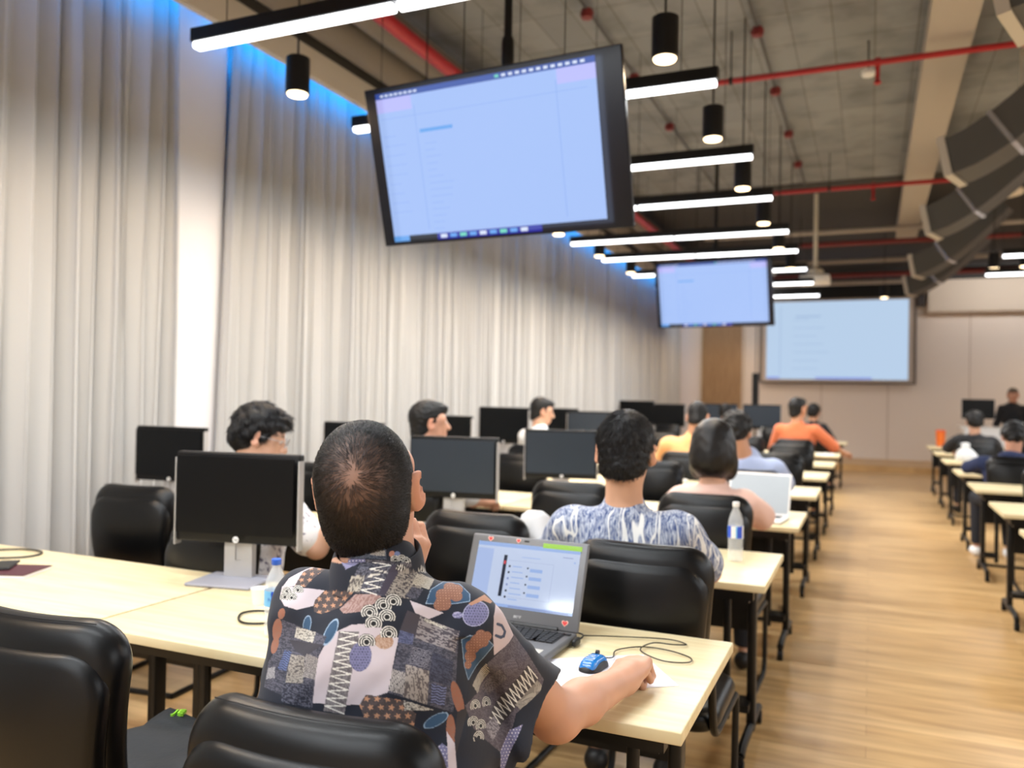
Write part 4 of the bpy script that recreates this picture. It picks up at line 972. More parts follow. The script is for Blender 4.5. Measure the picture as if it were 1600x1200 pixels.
def person(label, loc, rz, shirt, skin=(198, 148, 118), lean=.02, head=(0, .06, 1.27), hyaw=0, hpitch=0, hroll=0, hair='short', hmat=None, h=.009, hs=1.07, wid=1.0,
           armsL=None, armsR=None, stand=False, sleeve=.55, trousers=None, shoes=None, collar=None, hood=False, grp=None, legs_shift=0, curl=.35, strand=0):
    t = thing('person', label, 'person', loc, rz, grp)
    HR = rot3(hyaw, hpitch, hroll); hc = np.array(head, float)
    H = head_prims(hc, HR, hs)
    chin = hc+HR @ np.array((0, .0, -.07))*hs
    sz = head[2]-.222*hs; sy = lean+.015
    dz = sz-1.025
    if stand: hip = np.array((0, 0, .92))
    else: hip = np.array((0, .0, .57))
    torso = [ell(hip+(0, 0, .02), (.165*wid, .115, .12), s=.05), ell((0, hip[1]*.5+sy*.4+.01, (hip[2]+sz)/2-.02), (.158*wid, .118, .19), s=.07),
             ell((0, sy*.85, sz-.12), (.172*wid, .115, .16), s=.06), cap((-.135*wid, sy-.01, sz-.015), (.135*wid, sy-.01, sz-.015), .062, s=.05), cap((0, sy-.01, sz+.02), (0, sy, sz+.05), .075, .06, s=.05)]
    neck = [cap((0, sy, sz+.0), chin+HR @ np.array((0, -.025, .02)), .066, .06, s=.03)]
    def arm(side, pts):
        if pts is None:
            if stand: pts = ((side*.25*wid, -.02, sz-.30), (side*.22*wid, .14, sz-.50), (0, .9, -.2), (side*.4, 0, 1))
            else: pts = ((side*.25*wid, sy+.12, .83), (side*.17, .40, .785), (-side*.25, .9, -.02), (0, 0, 1))
        el, wr_, hd, pn = [np.array(q, float) for q in pts]; sh = np.array((side*.175*wid, sy-.01, sz-.02))
        up_ = [cap(sh, el, .052, .040, s=.03)]; fo = [cap(el, wr_, .039, .026, s=.02), ell(el, (.039,)*3, s=.02)]
        return sh, el, wr_, up_, fo+hand_prims(wr_, hd, pn, curl, side*1.0)
    A = [arm(-1, armsL), arm(1, armsR)]
    if stand:
        legs = []; feet = []; trs = []
        for s_ in (-1, 1):
            kn = (s_*.10, .02, .49); an = (s_*.11, -.01, .09)
            legs += [cap((s_*.09, 0, .88), kn, .085, .056, s=.04), cap(kn, an, .055, .038, s=.03)]; feet.append([cap((s_*.11, -.03, .045), (s_*.12, .14, .035), .042, .036, s=.01)])
    else:
        legs = []; feet = []
        for s_ in (-1, 1):
            kn = (s_*.12+legs_shift, .40, .545); an = (s_*.13+legs_shift, .36, .09)
            legs += [cap((s_*.09, .0, .555), kn, .082, .060, s=.05), cap(kn, an, .058, .038, s=.03)]; feet.append([cap((s_*.13+legs_shift, .34, .048), (s_*.14+legs_shift, .51, .036), .042, .036, s=.01)])
    armp = A[0][3]+A[0][4]+A[1][3]+A[1][4]
    body = grow(torso, -.012)+neck+H+armp+grow(legs, -.012)
    for ft in feet: body += grow(ft, -.012)
    b = sdf_mesh('body', body, h, mskin('%d_%d_%d' % skin, skin), t); setcol(b, skin_color(skin, hc, HR, hs))
    # shirt
    shp = grow(torso, .004); col = [cap((0, sy-.01, sz+.03), (0, sy+.005, sz+.065), .072, .066, s=.02)]
    shp += col
    for sh, el, wr_, up_, fo in A:
        if sleeve <= 1: shp += [cap(sh, sh+(el-sh)*sleeve/.6*.9, .068, .070, s=.04)]
        else: shp += [cap(sh, el, .066, .055, s=.04), cap(el, el+(wr_-el)*.9, .053, .038, s=.02)]
    if hood: shp += [ell((0, sy-.07, sz+.05), (.12, .075, .055), s=.03)]
    zc = .50 if not stand else .84
    sh_ = sdf_mesh('shirt', shp, h, shirt, t, cuts=[((0, 0, -1), -zc)], disp=wr(.0035, 26, int(abs(loc[0]*100)+abs(loc[1]*10))))
    tr = grow(legs, .010)+[ell(hip+(0, 0, -.01), (.168*wid, .13, .10), s=.05)]
    sdf_mesh('trousers', tr, h, trousers or m_jeans, t, cuts=[((0, 0, 1), zc+.1), ((0, 0, -1), -.12)])
    for ft in feet: sdf_mesh('shoe', grow(ft, .004), h*.8, shoes or m_shoeb, t, cuts=[((0, 0, -1), -.002)])
    # hair
    T = lambda p: hc+HR @ (np.array(p, float)*hs)
    hm = hmat or m_hair; n_ = HR @ np.array((0, .67, -.74)); off = n_ @ hc
    dsp = wr(.0028, 130, 5)
    if hair == 'short':
        hp = [ell(T((0, -.016, .026)), np.array((.083, .100, .094))*hs, HR), ell(T((0, .05, .07)), np.array((.055, .05, .035))*hs, HR, s=.03), ell(T((0, -.045, -.055)), np.array((.069, .058, .066))*hs, HR, s=.03)]
        cuts = [(n_, off+.027*hs)]
    elif hair == 'full':
        hp = [ell(T((0, -.018, .03)), np.array((.096, .110, .098))*hs, HR), ell(T((-.03, .05, .06)), np.array((.06, .055, .05))*hs, HR, s=.03), ell(T((0, -.06, -.03)), np.array((.08, .06, .06))*hs, HR, s=.04)]
        cuts = [(n_, off+.03*hs)]; dsp = wr(.006, 75, 9)
    elif hair == 'bob':
        hp = [ell(T((0, -.02, .02)), np.array((.094, .108, .104))*hs, HR), ell(T((0, -.03, -.055)), np.array((.1, .098, .095))*hs, HR, s=.05), ell(T((-.07, .02, -.08)), np.array((.035, .045, .06))*hs, HR, s=.03), ell(T((.07, .02, -.08)), np.array((.035, .045, .06))*hs, HR, s=.03)]
        nf = HR @ np.array((0, 1, -.35)); nd = HR @ np.array((0, -.05, -1)); hp.append(ell(T((0, .13, -.06)), np.array((.062, .09, .11))*hs, HR, s=.01, op='s'))
        cuts = [(nd, nd @ hc+.142*hs)]; dsp = wr(.0015, 60, 3)
    ho = sdf_mesh('hair', hp, min(h, .007), hm, t, cuts=cuts, disp=dsp)
    if strand: strands(ho, hc, HR, hs, (.1, -.6, .8), strand, False, (.018, .030), .0032, lim=.026, seed=9, rad0=.0007)
    return t, hc, HR

def strands(ho, hc, HR, hs, Wd, num, crown=True, ln=(.012, .02), lift=.003, nh=(0, .70, -.714), lim=.012, seed=5, rad0=.00048):
    from mathutils.bvhtree import BVHTree
    T = lambda p: hc+HR @ (np.array(p, float)*hs); Wd = np.array(Wd, float); Wd /= np.linalg.norm(Wd); nh = np.array(nh)
    r_ = np.random.RandomState(seed); v = []; f = []; cl = []
    hm_ = ho.data; bvh = BVHTree.FromPolygons([tuple(vv.co) for vv in hm_.vertices], [tuple(pp.vertices) for pp in hm_.polygons])
    c0_ = Vector(T((0, -.02, -.005)))
    for i in range(num):
        q = r_.normal(size=3); q /= np.linalg.norm(q); a = math.degrees(math.acos(max(-1, min(1, q @ Wd))))
        if crown and a < 48 and r_.rand() > .38+a/78: continue
        loc_, no_, _, _ = bvh.ray_cast(c0_, Vector(HR @ q))
        if loc_ is None: continue
        l_ = (np.array(loc_)-hc) @ HR/hs; nn = np.array(no_) @ HR
        if nn @ q < 0: nn = -nn
        if nn @ nh > .93 or l_ @ nh > lim: continue
        q = nn; tg = q*(Wd @ q)-Wd; tg = tg/(np.linalg.norm(tg)+1e-6); sw = np.cross(q, tg); tg = tg+sw*(.5*math.exp(-a/30))+r_.normal(size=3)*.2; tg -= q*(tg @ q); tg /= np.linalg.norm(tg)
        Ln = r_.uniform(*ln)*(1 if l_[2] > -.02 else .55); rad = rad0*.62 if (crown and a < 50) else rad0
        p0 = l_-q*.001; p1 = l_+tg*Ln*.5+q*lift*r_.uniform(.7, 1.3); p2 = l_+tg*Ln+q*lift*r_.uniform(-.2, 1.0)
        b0 = len(v); sd = np.cross(tg, q)
        for p, rr in ((p0, rad), (p1, rad), (p2, rad*.2)):
            for cc, ss in ((1, 0), (-.5, .87), (-.5, -.87)): v.append(p+sd*rr*cc+q*rr*ss)
        for j in range(2):
            for k_ in range(3): f.append((b0+j*3+k_, b0+j*3+(k_+1) % 3, b0+j*3+3+(k_+1) % 3, b0+j*3+3+k_))
        b = (np.array(lin((86, 72, 66)))*max(0, 1-a/46)*r_.uniform(.3, 1) if crown else 0)+np.array(lin((17, 15, 18))); cl += [b]*9
    V = (np.array(v)*hs) @ HR.T+hc
    so_ = MB().add(V, f).build('hair_strands', m_strand, ho, angle=180); cl = np.array(cl); setcol(so_, lambda co: cl); return tag(so_, kind='stuff')
m_strand = vcol(mat('hair_strand', (20, 18, 20), .38, spec=.6))
# leaf-pattern shirt
m_leaf = mat('leaf_shirt', (200, 205, 215), .8)
def leaf_nodes():
    N, L, b = nt(m_leaf); tc = N.new('ShaderNodeTexCoord')
    def noise(scale, stretch, dist, det=3):
        mp = N.new('ShaderNodeMapping'); mp.inputs['Scale'].default_value = stretch; no = N.new('ShaderNodeTexNoise'); no.inputs['Scale'].default_value = scale; no.inputs['Distortion'].default_value = dist; no.inputs['Detail'].default_value = det
        L.new(tc.outputs['Object'], mp.inputs[0]); L.new(mp.outputs[0], no.inputs[0]); return no
    def ramp(src, pts):
        cr = N.new('ShaderNodeValToRGB'); e = cr.color_ramp.elements
        while len(e) < len(pts): e.new(.5)
        for i, (p, c) in enumerate(pts): e[i].position = p; e[i].color = c+(1,) if len(c) == 3 else c
        L.new(src, cr.inputs[0]); return cr
    mp = N.new('ShaderNodeMapping'); mp.inputs['Scale'].default_value = (1, 1, .35); mp.inputs['Rotation'].default_value = (0, .25, 0)
    wv = N.new('ShaderNodeTexWave'); wv.wave_type = 'BANDS'; wv.bands_direction = 'X'; wv.inputs['Scale'].default_value = 17; wv.inputs['Distortion'].default_value = 9; wv.inputs['Detail'].default_value = 3; wv.inputs['Detail Scale'].default_value = 1.4
    L.new(tc.outputs['Object'], mp.inputs[0]); L.new(mp.outputs[0], wv.inputs[0])
    A_ = ramp(wv.outputs['Fac'], [(.0, lin((52, 72, 120))), (.4, lin((96, 116, 158))), (.6, lin((200, 206, 214))), (1, lin((74, 96, 146)))])
    n1 = noise(60, (1, 1, .3), 1.5, 4); B_ = ramp(n1.outputs[0], [(.42, lin((48, 66, 112))), (.56, lin((214, 218, 224)))])
    mx = N.new('ShaderNodeMix'); mx.data_type = 'RGBA'; mx.inputs[0].default_value = .38; L.new(A_.outputs[0], mx.inputs[6]); L.new(B_.outputs[0], mx.inputs[7])
    n2 = noise(7.5, (1.6, 1, .55), 1.2, 1); C_ = ramp(n2.outputs[0], [(.475, (0, 0, 0)), (.487, (1, 1, 1)), (.513, (1, 1, 1)), (.525, (0, 0, 0))])
    m2 = N.new('ShaderNodeMix'); m2.data_type = 'RGBA'; L.new(C_.outputs[0], m2.inputs[0]); L.new(mx.outputs[2], m2.inputs[6]); m2.inputs[7].default_value = lin((228, 228, 226))+(1,)
    L.new(m2.outputs[2], b.inputs['Base Color'])
leaf_nodes()
G = .007
person('man in a blue and white leaf-patterned shirt, short black hair, seated in the second row', (-.765, 2.72, 0), D(8), m_leaf, (205, 158, 128), lean=.03, head=(.0, .06, 1.245), hyaw=D(-2), hpitch=D(-14), h=.006, hs=1.12, wid=1.12, strand=9000)
person('woman with a black bob haircut in a pale pink top, seated in the third row', (-.72, 4.18, 0), D(2), cloth('pink', (224, 186, 172)), (210, 165, 140), lean=.02, head=(0, .05, 1.185), hpitch=D(-12), hair='bob', hmat=m_hairb, h=G, hs=1.15, wid=.96)
person('man in a light blue shirt with dark hair bending over the fourth-row desk', (-.74, 5.72, 0), D(12), cloth('lightblue', (168, 182, 216)), lean=.06, head=(-.08, .06, 1.215), hyaw=D(-20), hpitch=D(-20), hair='full', h=G, wid=1.05)
person('man in a peach shirt bent over a laptop', (-1.42, 7.22, 0), D(0), cloth('peach', (246, 184, 120)), lean=.05, head=(.03, .09, 1.27), hpitch=D(-25), h=G, wid=1.3)
person('man in an orange polo with his right arm on the desk beside the aisle', (-.80, 10.36, 0), D(-8), cloth('orange', (208, 112, 70)), lean=.03, head=(.0, .05, 1.335), hyaw=D(-30), h=.009, wid=1.2, sleeve=.7, hs=1.1, armsR=((.38, .15, .90), (.47, .42, .80), (.3, .9, -.1), (0, 0, 1)))
person('person in black with dark hair, just right of the orange polo', (-.84, 13.88, 0), D(-20), cloth('black', (22, 22, 26)), lean=.03, head=(.0, .06, 1.255), h=.01, sleeve=1.5, hair='full', hs=1.05)
person('dark-haired person mostly hidden behind far grey-blue monitors', (-2.20, 13.88, 0), 0, cloth('black', (22, 22, 26)), lean=.03, head=(.0, .06, 1.22), h=.01, sleeve=1.5, hair='full')
# person with glasses, face turned to the right
m_print = mat('floral_white', (225, 222, 224), .85); noisecol(m_print, (90, 84, 110), (232, 228, 228), 34, detail=2, lo=.36, hi=.44, dist=1)
t7, hc7, HR7 = person('person with bushy black hair, glasses and patterned white shirt behind the big monitor', (-2.34, 2.68, 0), D(-16), m_print, (215, 170, 145), lean=.02, head=(.02, .05, 1.245), hyaw=D(-42), hpitch=D(-18), hair='full', h=G, wid=1.0, hs=1.02, strand=7000,
       armsR=((.40, .05, .83), (.50, .13, 1.00), (.35, .75, .35), (.8, -.3, .3)), curl=.6)
gl = MB(); T7 = lambda p: hc7+HR7 @ np.array(p, float)
for q in (-1, 1):
    gl.tube([T7((q*.033+.024*math.cos(a*PI/8), .110, -.002+.018*math.sin(a*PI/8))) for a in range(16)], .0014, 5, closed=True)
    gl.tube([T7((q*.057, .110, .004)), T7((q*.088, .07, .004)), T7((q*.09, 0, .0)), T7((q*.086, -.02, -.01))], .0014, 5)
gl.tube([T7((-.01, .112, 0)), T7((.01, .112, 0))], .0014, 5)
gl.build('glasses', m_silver, t7)
person('short-haired man with white collar, left block, third row', (-2.34, 4.12, 0), D(-12), cloth('whiteshirt', (226, 228, 230)), (200, 150, 125), lean=.02, head=(-.02, .08, 1.265), hyaw=D(-38), h=G)
person('dark-haired person in white blouse near the curtains, fifth row', (-2.86, 7.2, 0), D(-10), cloth('whiteshirt', (226, 228, 230)), (205, 160, 135), lean=.03, head=(.0, .08, 1.285), hyaw=D(-48), hpitch=D(-10), h=G, wid=.9)
# right block
person('person with dark hair in a black shirt, right of the aisle beside the orange tumbler', (1.22, 11.92, 0), D(4), cloth('black', (22, 22, 26)), (200, 155, 130), lean=.03, head=(0, .05, 1.21), hair='full', h=.009, hs=1.08, wid=1.2, hpitch=D(-8))
tn, _, _ = person('person in a navy hoodie slumped over the desk, black shorts and white shoes, right block', (1.18, 8.5, 0), D(0), m_navy, (190, 140, 115), lean=.16, head=(.02, .22, 1.14), hpitch=D(-30), hair='full', h=.009, wid=1.35, sleeve=1.5, hood=True, trousers=m_jeans, shoes=m_shoew, legs_shift=-.12)
person('standing instructor in a black hoodie behind the white desk, facing the class', (2.36, 17.3, 0), D(180), cloth('blackhoodie', (20, 20, 25)), (196, 140, 112), lean=0, head=(0, .03, 1.60), stand=True, h=.009, hood=True, sleeve=1.5, hmat=mat('grey_hair', (84, 74, 66), .5))
blob('cloth_tote', (-1.195, 3.0, .488), [(.13, 0), (.15, .06), (.16, .18), (.15, .28), (.11, .38), (.06, .44), (.055, .47), (.03, .49)], m_wc, 'white cloth bundle on the chair left of the leaf-shirt man', 'bag', .7, seed=4)

# ---------------------------------------------------------------- the man in the patchwork shirt
def patchwork(U, V):
    """print of the shirt over flat cloth coordinates (U to the right, V downwards, in millimetres of print)"""
    n = len(U); C = np.tile(np.array(lin((14, 21, 38))), (n, 1)); rs = np.random.RandomState(11)
    hsh = lambda a, b: (np.abs(np.sin(a*12.9898+b*78.233)*43758.5453) % 1)
    def p7(l): return [(420+.3*x, 840+.3*y) for x, y in l]
    def p8(l): return [(640+.2667*x, 880+.2667*y) for x, y in l]
    def poly(pts):
        p = np.array(pts); m_ = (U > p[:, 0].min()) & (U < p[:, 0].max()) & (V > p[:, 1].min()) & (V < p[:, 1].max()); ix = np.nonzero(m_)[0]
        if not len(ix): return ix
        x, y = U[ix], V[ix]; ins = np.zeros(len(ix), bool)
        for i in range(len(p)):
            x0, y0 = p[i-1]; x1, y1 = p[i]
            if y0 == y1: continue
            c = ((y0 > y) != (y1 > y)) & (x < (x1-x0)*(y-y0)/(y1-y0)+x0); ins ^= c
        return ix[ins]
    def elp(cx, cy, rx, ry, a=0):
        c, s_ = math.cos(a), math.sin(a); dx, dy = U-cx, V-cy; u = (dx*c+dy*s_)/rx; v = (-dx*s_+dy*c)/ry; return u*u+v*v
    def put(ix, col, a=1): C[ix] = C[ix]*(1-a)+np.array(lin(col))*a
    def weave(ix, c1, c2, ang=0, f=(.14, .9), th=.5, soft=.7):
        c, s_ = math.cos(ang), math.sin(ang); x, y = U[ix], V[ix]; a = (x*c+y*s_)*f[0]; b = (-x*s_+y*c)*f[1]
        r_ = hsh(np.floor(a+hsh(np.floor(b), 1)*3), np.floor(b)); r2_ = hsh(np.floor(a*4), np.floor(b)+9)
        k_ = (((r_*.6+r2_*.4) > th)*soft)[:, None]; C[ix] = np.array(lin(c1))*(1-k_)+np.array(lin(c2))*k_
    def stripes(ix, c1, c2, ang, per, duty=.5, wob=0):
        c, s_ = math.cos(ang), math.sin(ang); x, y = U[ix], V[ix]; b = (-x*s_+y*c)+wob*np.sin((x*c+y*s_)*.5)
        k_ = (((b/per) % 1) < duty)[:, None]; C[ix] = np.where(k_, np.array(lin(c1)), np.array(lin(c2)))
    def line(pts, w_, col):
        for (x0, y0), (x1, y1) in zip(pts[:-1], pts[1:]):
            m_ = np.nonzero((U > min(x0, x1)-w_) & (U < max(x0, x1)+w_) & (V > min(y0, y1)-w_) & (V < max(y0, y1)+w_))[0]
            if not len(m_): continue
            dx, dy = x1-x0, y1-y0; t_ = np.clip(((U[m_]-x0)*dx+(V[m_]-y0)*dy)/(dx*dx+dy*dy+1e-9), 0, 1)
            d = np.hypot(U[m_]-x0-t_*dx, V[m_]-y0-t_*dy); put(m_[d < w_/2], col)
    def zig(a0, a1, b0, b1, n_, w_=1.9, col=(226, 222, 214)):
        pts = []
        for i in range(n_+1):
            t_ = i/n_; pts.append(tuple(np.array(a0)*(1-t_)+np.array(a1)*t_) if i % 2 == 0 else tuple(np.array(b0)*(1-t_)+np.array(b1)*t_))
        line(pts, w_, col)
    def stars(ix, sp, col=(186, 138, 108), base=(80, 68, 68), s_=4.6):
        weave(ix, base, tuple(int(c*.82) for c in base), 0, (.5, .6))
        x, y = U[ix]/sp, V[ix]/(sp*.85); j = np.floor(y); x = x+.5*(j % 2)+.15*np.sin(j*3); i = np.floor(x); dx = (x-i-.5)*sp; dy = (y-j-.5)*sp*.85
        th = np.arctan2(dx, -dy)+.35*np.sin(i*5+j*3); r_ = np.hypot(dx, dy); tt = np.abs(((th/(2*PI/5)) % 1)-.5)*2
        put(ix[r_ < s_*(.42+.58*tt**1.6)], col)
    def dots(ix, base, col=(222, 218, 230), sp=5.2, r0=.7):
        weave(ix, base, tuple(min(255, int(c*1.12)) for c in base), .5, (.3, .7)); x, y = U[ix]/sp, V[ix]/sp; j = np.floor(y); x = x+.5*(j % 2); i = np.floor(x)
        put(ix[np.hypot((x-i-.5)*sp, (y-j-.5)*sp) < r0+.4*hsh(i, j)], col)
    def arcs(cs, r_):
        for cx, cy in cs:
            d = np.hypot(U-cx, V-cy); m_ = (d < r_) & ((V-cy) < r_*.45); put(np.nonzero(m_)[0], (18, 18, 22))
            for k_ in (.88, .62, .36): put(np.nonzero(m_ & (np.abs(d-r_*k_) < r_*.055))[0], (228, 224, 216))
    Wp, Gd, WD, WM, SB, CP, LL, BN, CR = (200, 188, 194), (66, 60, 68), (50, 51, 64), (128, 121, 122), (44, 76, 106), (142, 98, 80), (112, 111, 146), (80, 68, 68), (212, 205, 190)
    ids = lambda m_: np.nonzero(m_)[0]
    put(poly(p7([(60, 235), (290, 262), (250, 330), (235, 350), (150, 374), (80, 350), (50, 300)])), Wp); put(poly(p7([(60, 245), (95, 190), (310, 55), (180, 150), (130, 238)])), Wp)
    stars(poly(p7([(130, 238), (170, 150), (300, 70), (296, 120), (230, 190), (190, 243)])), 13); stars(poly(p7([(235, 350), (240, 320), (290, 262), (440, 280), (370, 360), (280, 396), (240, 385)])), 13)
    weave(poly(p7([(370, 370), (450, 290), (560, 290), (590, 310), (480, 385), (390, 394)])), (150, 118, 112), (184, 158, 154), -.9, (.1, .7))
    weave(poly(p7([(475, 113), (640, 108), (590, 300), (410, 270), (440, 200)])), WD, (112, 112, 126), .2, (.3, .8)); weave(poly(p7([(430, 190), (500, 190), (470, 285), (408, 270)])), (90, 86, 86), CR, .2, (.3, .8), .5)
    put(poly(p7([(640, 118), (685, 138), (600, 300), (565, 290)])), (64, 58, 74)); zig([582, 874], [562, 926], [612, 872], [587, 928], 9)
    weave(poly(p7([(690, 130), (865, 180), (790, 240), (750, 312), (600, 295), (650, 200)])), (70, 66, 70), (176, 168, 158), .15, (.25, .6), .42); stripes(poly(p7([(770, 160), (868, 183), (830, 250), (740, 225)])), CR, (84, 76, 74), .35, 2.2, .6)
    weave(poly(p7([(740, 240), (800, 250), (760, 315), (700, 300)])), WD, (96, 96, 112), .6)
    def cloud(cs, k_):
        for x, y, r_ in cs:
            put(ids(np.hypot(U-x, V-y) < r_), CP)
        for x, y, r_ in cs:
            ix = ids(np.hypot(U-x, V-y) < r_*.9); a, b = U[ix]/4.5, V[ix]/4.5; i, j = np.floor(a), np.floor(b)
            put(ix[np.hypot((a-i-.5)*4.5, (b-j-.5)*4.5) < .55], (214, 170, 140))
    lf = p7([(808, 332), (840, 250), (920, 193), (1000, 208), (1047, 268), (1042, 312), (960, 328), (880, 332)]); put(poly(lf), SB); line(lf+lf[:1], 1.1, (150, 172, 196))
    cloud([(420+.3*x, 840+.3*y, .3*r_) for x, y, r_ in ((950, 240, 40), (985, 240, 28), (905, 285, 42), (970, 280, 35), (878, 340, 30), (900, 325, 42))], 0)
    put(poly(p7([(725, 318), (900, 380), (820, 417), (750, 385)])), Wp)
    weave(poly(p7([(710, 373), (975, 480), (928, 905), (605, 800), (650, 600), (680, 480)])), WD, (96, 94, 108), .25, (.2, .8))
    put(poly(p7([(735, 382), (778, 400), (745, 510), (670, 480), (710, 373)])), (62, 56, 64)); weave(poly(p7([(775, 400), (975, 480), (950, 592), (745, 520)])), (72, 66, 74), (160, 152, 152), .37, (.08, .55), .45)
    weave(poly(p7([(800, 412), (912, 458), (905, 472), (795, 428)])), (90, 86, 84), (228, 222, 208), .37, (.4, .8), .35); weave(poly(p7([(670, 480), (740, 500), (730, 555), (655, 545)])), (66, 70, 100), (98, 104, 138), .2)
    stripes(poly(p7([(735, 560), (830, 590), (800, 682), (705, 650)])), (150, 146, 156), (40, 40, 56), .3, 2.3, .3, .3); weave(poly(p7([(835, 592), (935, 640), (922, 770), (800, 735)])), (38, 40, 58), (70, 72, 92), .5)
    weave(poly(p7([(695, 655), (812, 690), (795, 862), (680, 822)])), (92, 84, 84), (176, 166, 158), 1.5, (.1, .6), .42); stripes(poly(p7([(625, 680), (695, 700), (680, 812), (603, 790)])), (206, 198, 192), (60, 56, 64), 1.55, 2.4, .45)
    stripes(poly(p7([(820, 750), (897, 775), (882, 872), (815, 852)])), (112, 120, 158), (46, 48, 70), .25, 4.2, .45, .9)
    put(poly(p7([(300, 560), (340, 500), (430, 455), (500, 449), (580, 470), (662, 520), (640, 620), (606, 800), (500, 838), (470, 867), (230, 862), (240, 760), (270, 620)])), Wp)
    weave(poly(p7([(370, 488), (470, 490), (395, 916), (293, 900)])), (96, 90, 94), (140, 134, 136), 1.3); zig([533, 988], [509, 1108], [560, 986], [538, 1114], 21)
    ix = ids(elp(562.5, 1026, 16, 23, .15) < 1); dots(ix, LL, (40, 38, 70), 4.2, .6); ix = ids(elp(597, 1002, 14, 12) < 1); weave(ix, (166, 128, 104), (196, 170, 152), 1.2); put(poly(p7([(545, 480), (620, 500), (560, 505)])), Wp)
    arcs([(420+.3*x, 840+.3*y) for x, y in ((520, 390), (590, 350), (640, 328), (607, 412), (540, 448), (615, 500), (505, 545))], 13.2); arcs([(420+.3*x, 840+.3*y) for x, y in ((88, 268), (150, 262), (80, 300), (118, 305))], 9)
    for cx, cy, rx, ry, a in ((481.5, 976, 5.5, 13, .12), (518, 988, 7, 20, .42)):
        e = elp(cx, cy, rx, ry, a); put(ids(e < 1.35), (150, 172, 196)); put(ids(e < 1), SB)
    weave(poly(p7([(70, 426), (308, 518), (262, 640), (238, 885), (-20, 790), (0, 660), (50, 570)])), WD, (100, 98, 112), .3, (.2, .8)); weave(poly(p7([(150, 466), (252, 495), (237, 552), (140, 525)])), (96, 92, 90), (222, 216, 204), .25, (.35, .8), .38)
    put(poly(p7([(110, 535), (292, 560), (205, 622), (150, 600)])), (58, 55, 64)); stripes(poly(p7([(90, 590), (128, 600), (100, 705), (55, 690)])), (96, 112, 158), (52, 56, 82), .3, 3.6, .45, 1)
    weave(poly(p7([(125, 612), (200, 622), (190, 762), (98, 762)])), (84, 78, 78), (176, 168, 158), .2, (.25, .7), .42); stripes(poly(p7([(205, 608), (267, 630), (252, 742), (190, 730)])), (190, 182, 178), (56, 52, 60), 1.45, 2.3, .45)
    weave(poly(p7([(90, 760), (238, 770), (234, 890), (80, 860)])), (36, 38, 54), (110, 110, 126), .15, (.3, .8), .6); stripes(poly(p7([(0, 690), (40, 680), (40, 740), (-10, 750)])), (190, 186, 188), (84, 82, 92), -.5, 2, .5)
    for cx, cy, rx, ry, a in ((433, 984, 8, 18, .1), (430, 1010, 6, 14, .2), (706, 1090, 8, 28, -.25), (694, 1138, 7, 24, .0), (440, 958, 6, 9, .2)): weave(ids(elp(cx, cy, rx, ry, a) < 1), CP, (150, 92, 70), 1, (.3, .6))
    stars(poly(p7([(500, 812), (680, 840), (742, 910), (722, 1012), (560, 955), (490, 930), (468, 866)])), 15, s_=5.4); weave(poly(p7([(683, 838), (832, 890), (683, 892)])), (84, 80, 80), (222, 216, 204), .2, (.3, .8), .4)
    e = elp(672, 1123, 19, 7.5, -.5); put(ids(e < 1.25), (130, 154, 180)); put(ids(e < 1), SB)
    dots(poly(p7([(800, 1108), (868, 1058), (892, 1078), (898, 1300), (850, 1300)])), LL); put(poly(p7([(892, 1000), (930, 1060), (940, 1300), (892, 1300)])), Wp); put(poly(p7([(950, 900), (1010, 880), (985, 960), (935, 1110), (930, 1030)])), (44, 40, 44))
    # sleeve
    q8 = lambda x, y: (640+.2667*x, 880+.2667*y)
    cx, cy = q8(378, 278); e = elp(cx, cy, 23, 17.5, -.75); put(ids(e < 1.12), (176, 176, 206)); dots(ids(e < 1), LL, (40, 38, 72), 4.6, .7); cx, cy = q8(268, 290); weave(ids(elp(cx, cy, 8, 5.5) < 1), LL, (180, 176, 206))
    put(poly(p8([(338, 215), (452, 148), (500, 193), (480, 207), (430, 192), (352, 228)])), (176, 130, 104))
    lf = p8([(285, 440), (330, 415), (410, 413), (482, 470), (400, 572), (320, 682), (298, 600)]); put(poly(lf), SB); line(lf+lf[:1], 1.1, (140, 164, 190))
    cloud([q8(x, y)+(.2667*r_,) for x, y, r_ in ((440, 415, 28), (400, 412, 34), (380, 450, 45), (350, 482, 42), (338, 540, 36), (322, 592, 24), (415, 450, 32))], 1)
    put(poly(p8([(520, 205), (570, 250), (640, 400), (600, 455), (490, 533), (478, 420), (490, 290)])), (196, 180, 184)); line([q8(515, 338), q8(548, 345), q8(572, 382), q8(560, 412), q8(535, 420), q8(500, 410)], 5.2, (50, 66, 94))
    weave(poly(p8([(600, 450), (645, 395), (730, 520), (810, 640), (860, 700), (820, 770), (640, 905), (540, 1145), (430, 1052), (340, 965), (290, 830), (380, 765), (450, 580)])), (74, 66, 76), (104, 96, 104), .5, (.3, .7))
    stripes(poly(p8([(440, 583), (482, 640), (385, 767), (348, 713)])), (214, 206, 192), (26, 25, 30), -.95+PI/2, 2.3, .5); weave(poly(p8([(420, 735), (535, 620), (592, 680), (480, 790)])), (84, 76, 80), (126, 118, 120), .6, (.4, .7)); stripes(poly(p8([(540, 600), (620, 540), (665, 610), (590, 670)])), (120, 112, 122), (70, 62, 74), 1.1, 2, .5)
    put(poly(p8([(460, 915), (735, 585), (805, 690), (530, 985)])), (62, 56, 60)); a0, a1, b0, b1 = q8(465, 918), q8(738, 588), q8(525, 978), q8(800, 682); zig(a0, a1, b0, b1, 23)
    stripes(poly(p8([(640, 850), (800, 690), (845, 740), (680, 885)])), (196, 188, 176), (56, 52, 56), 1.0, 1.9, .5); weave(poly(p8([(420, 965), (500, 915), (532, 985), (470, 1062)])), (96, 90, 98), (168, 162, 168), .7)
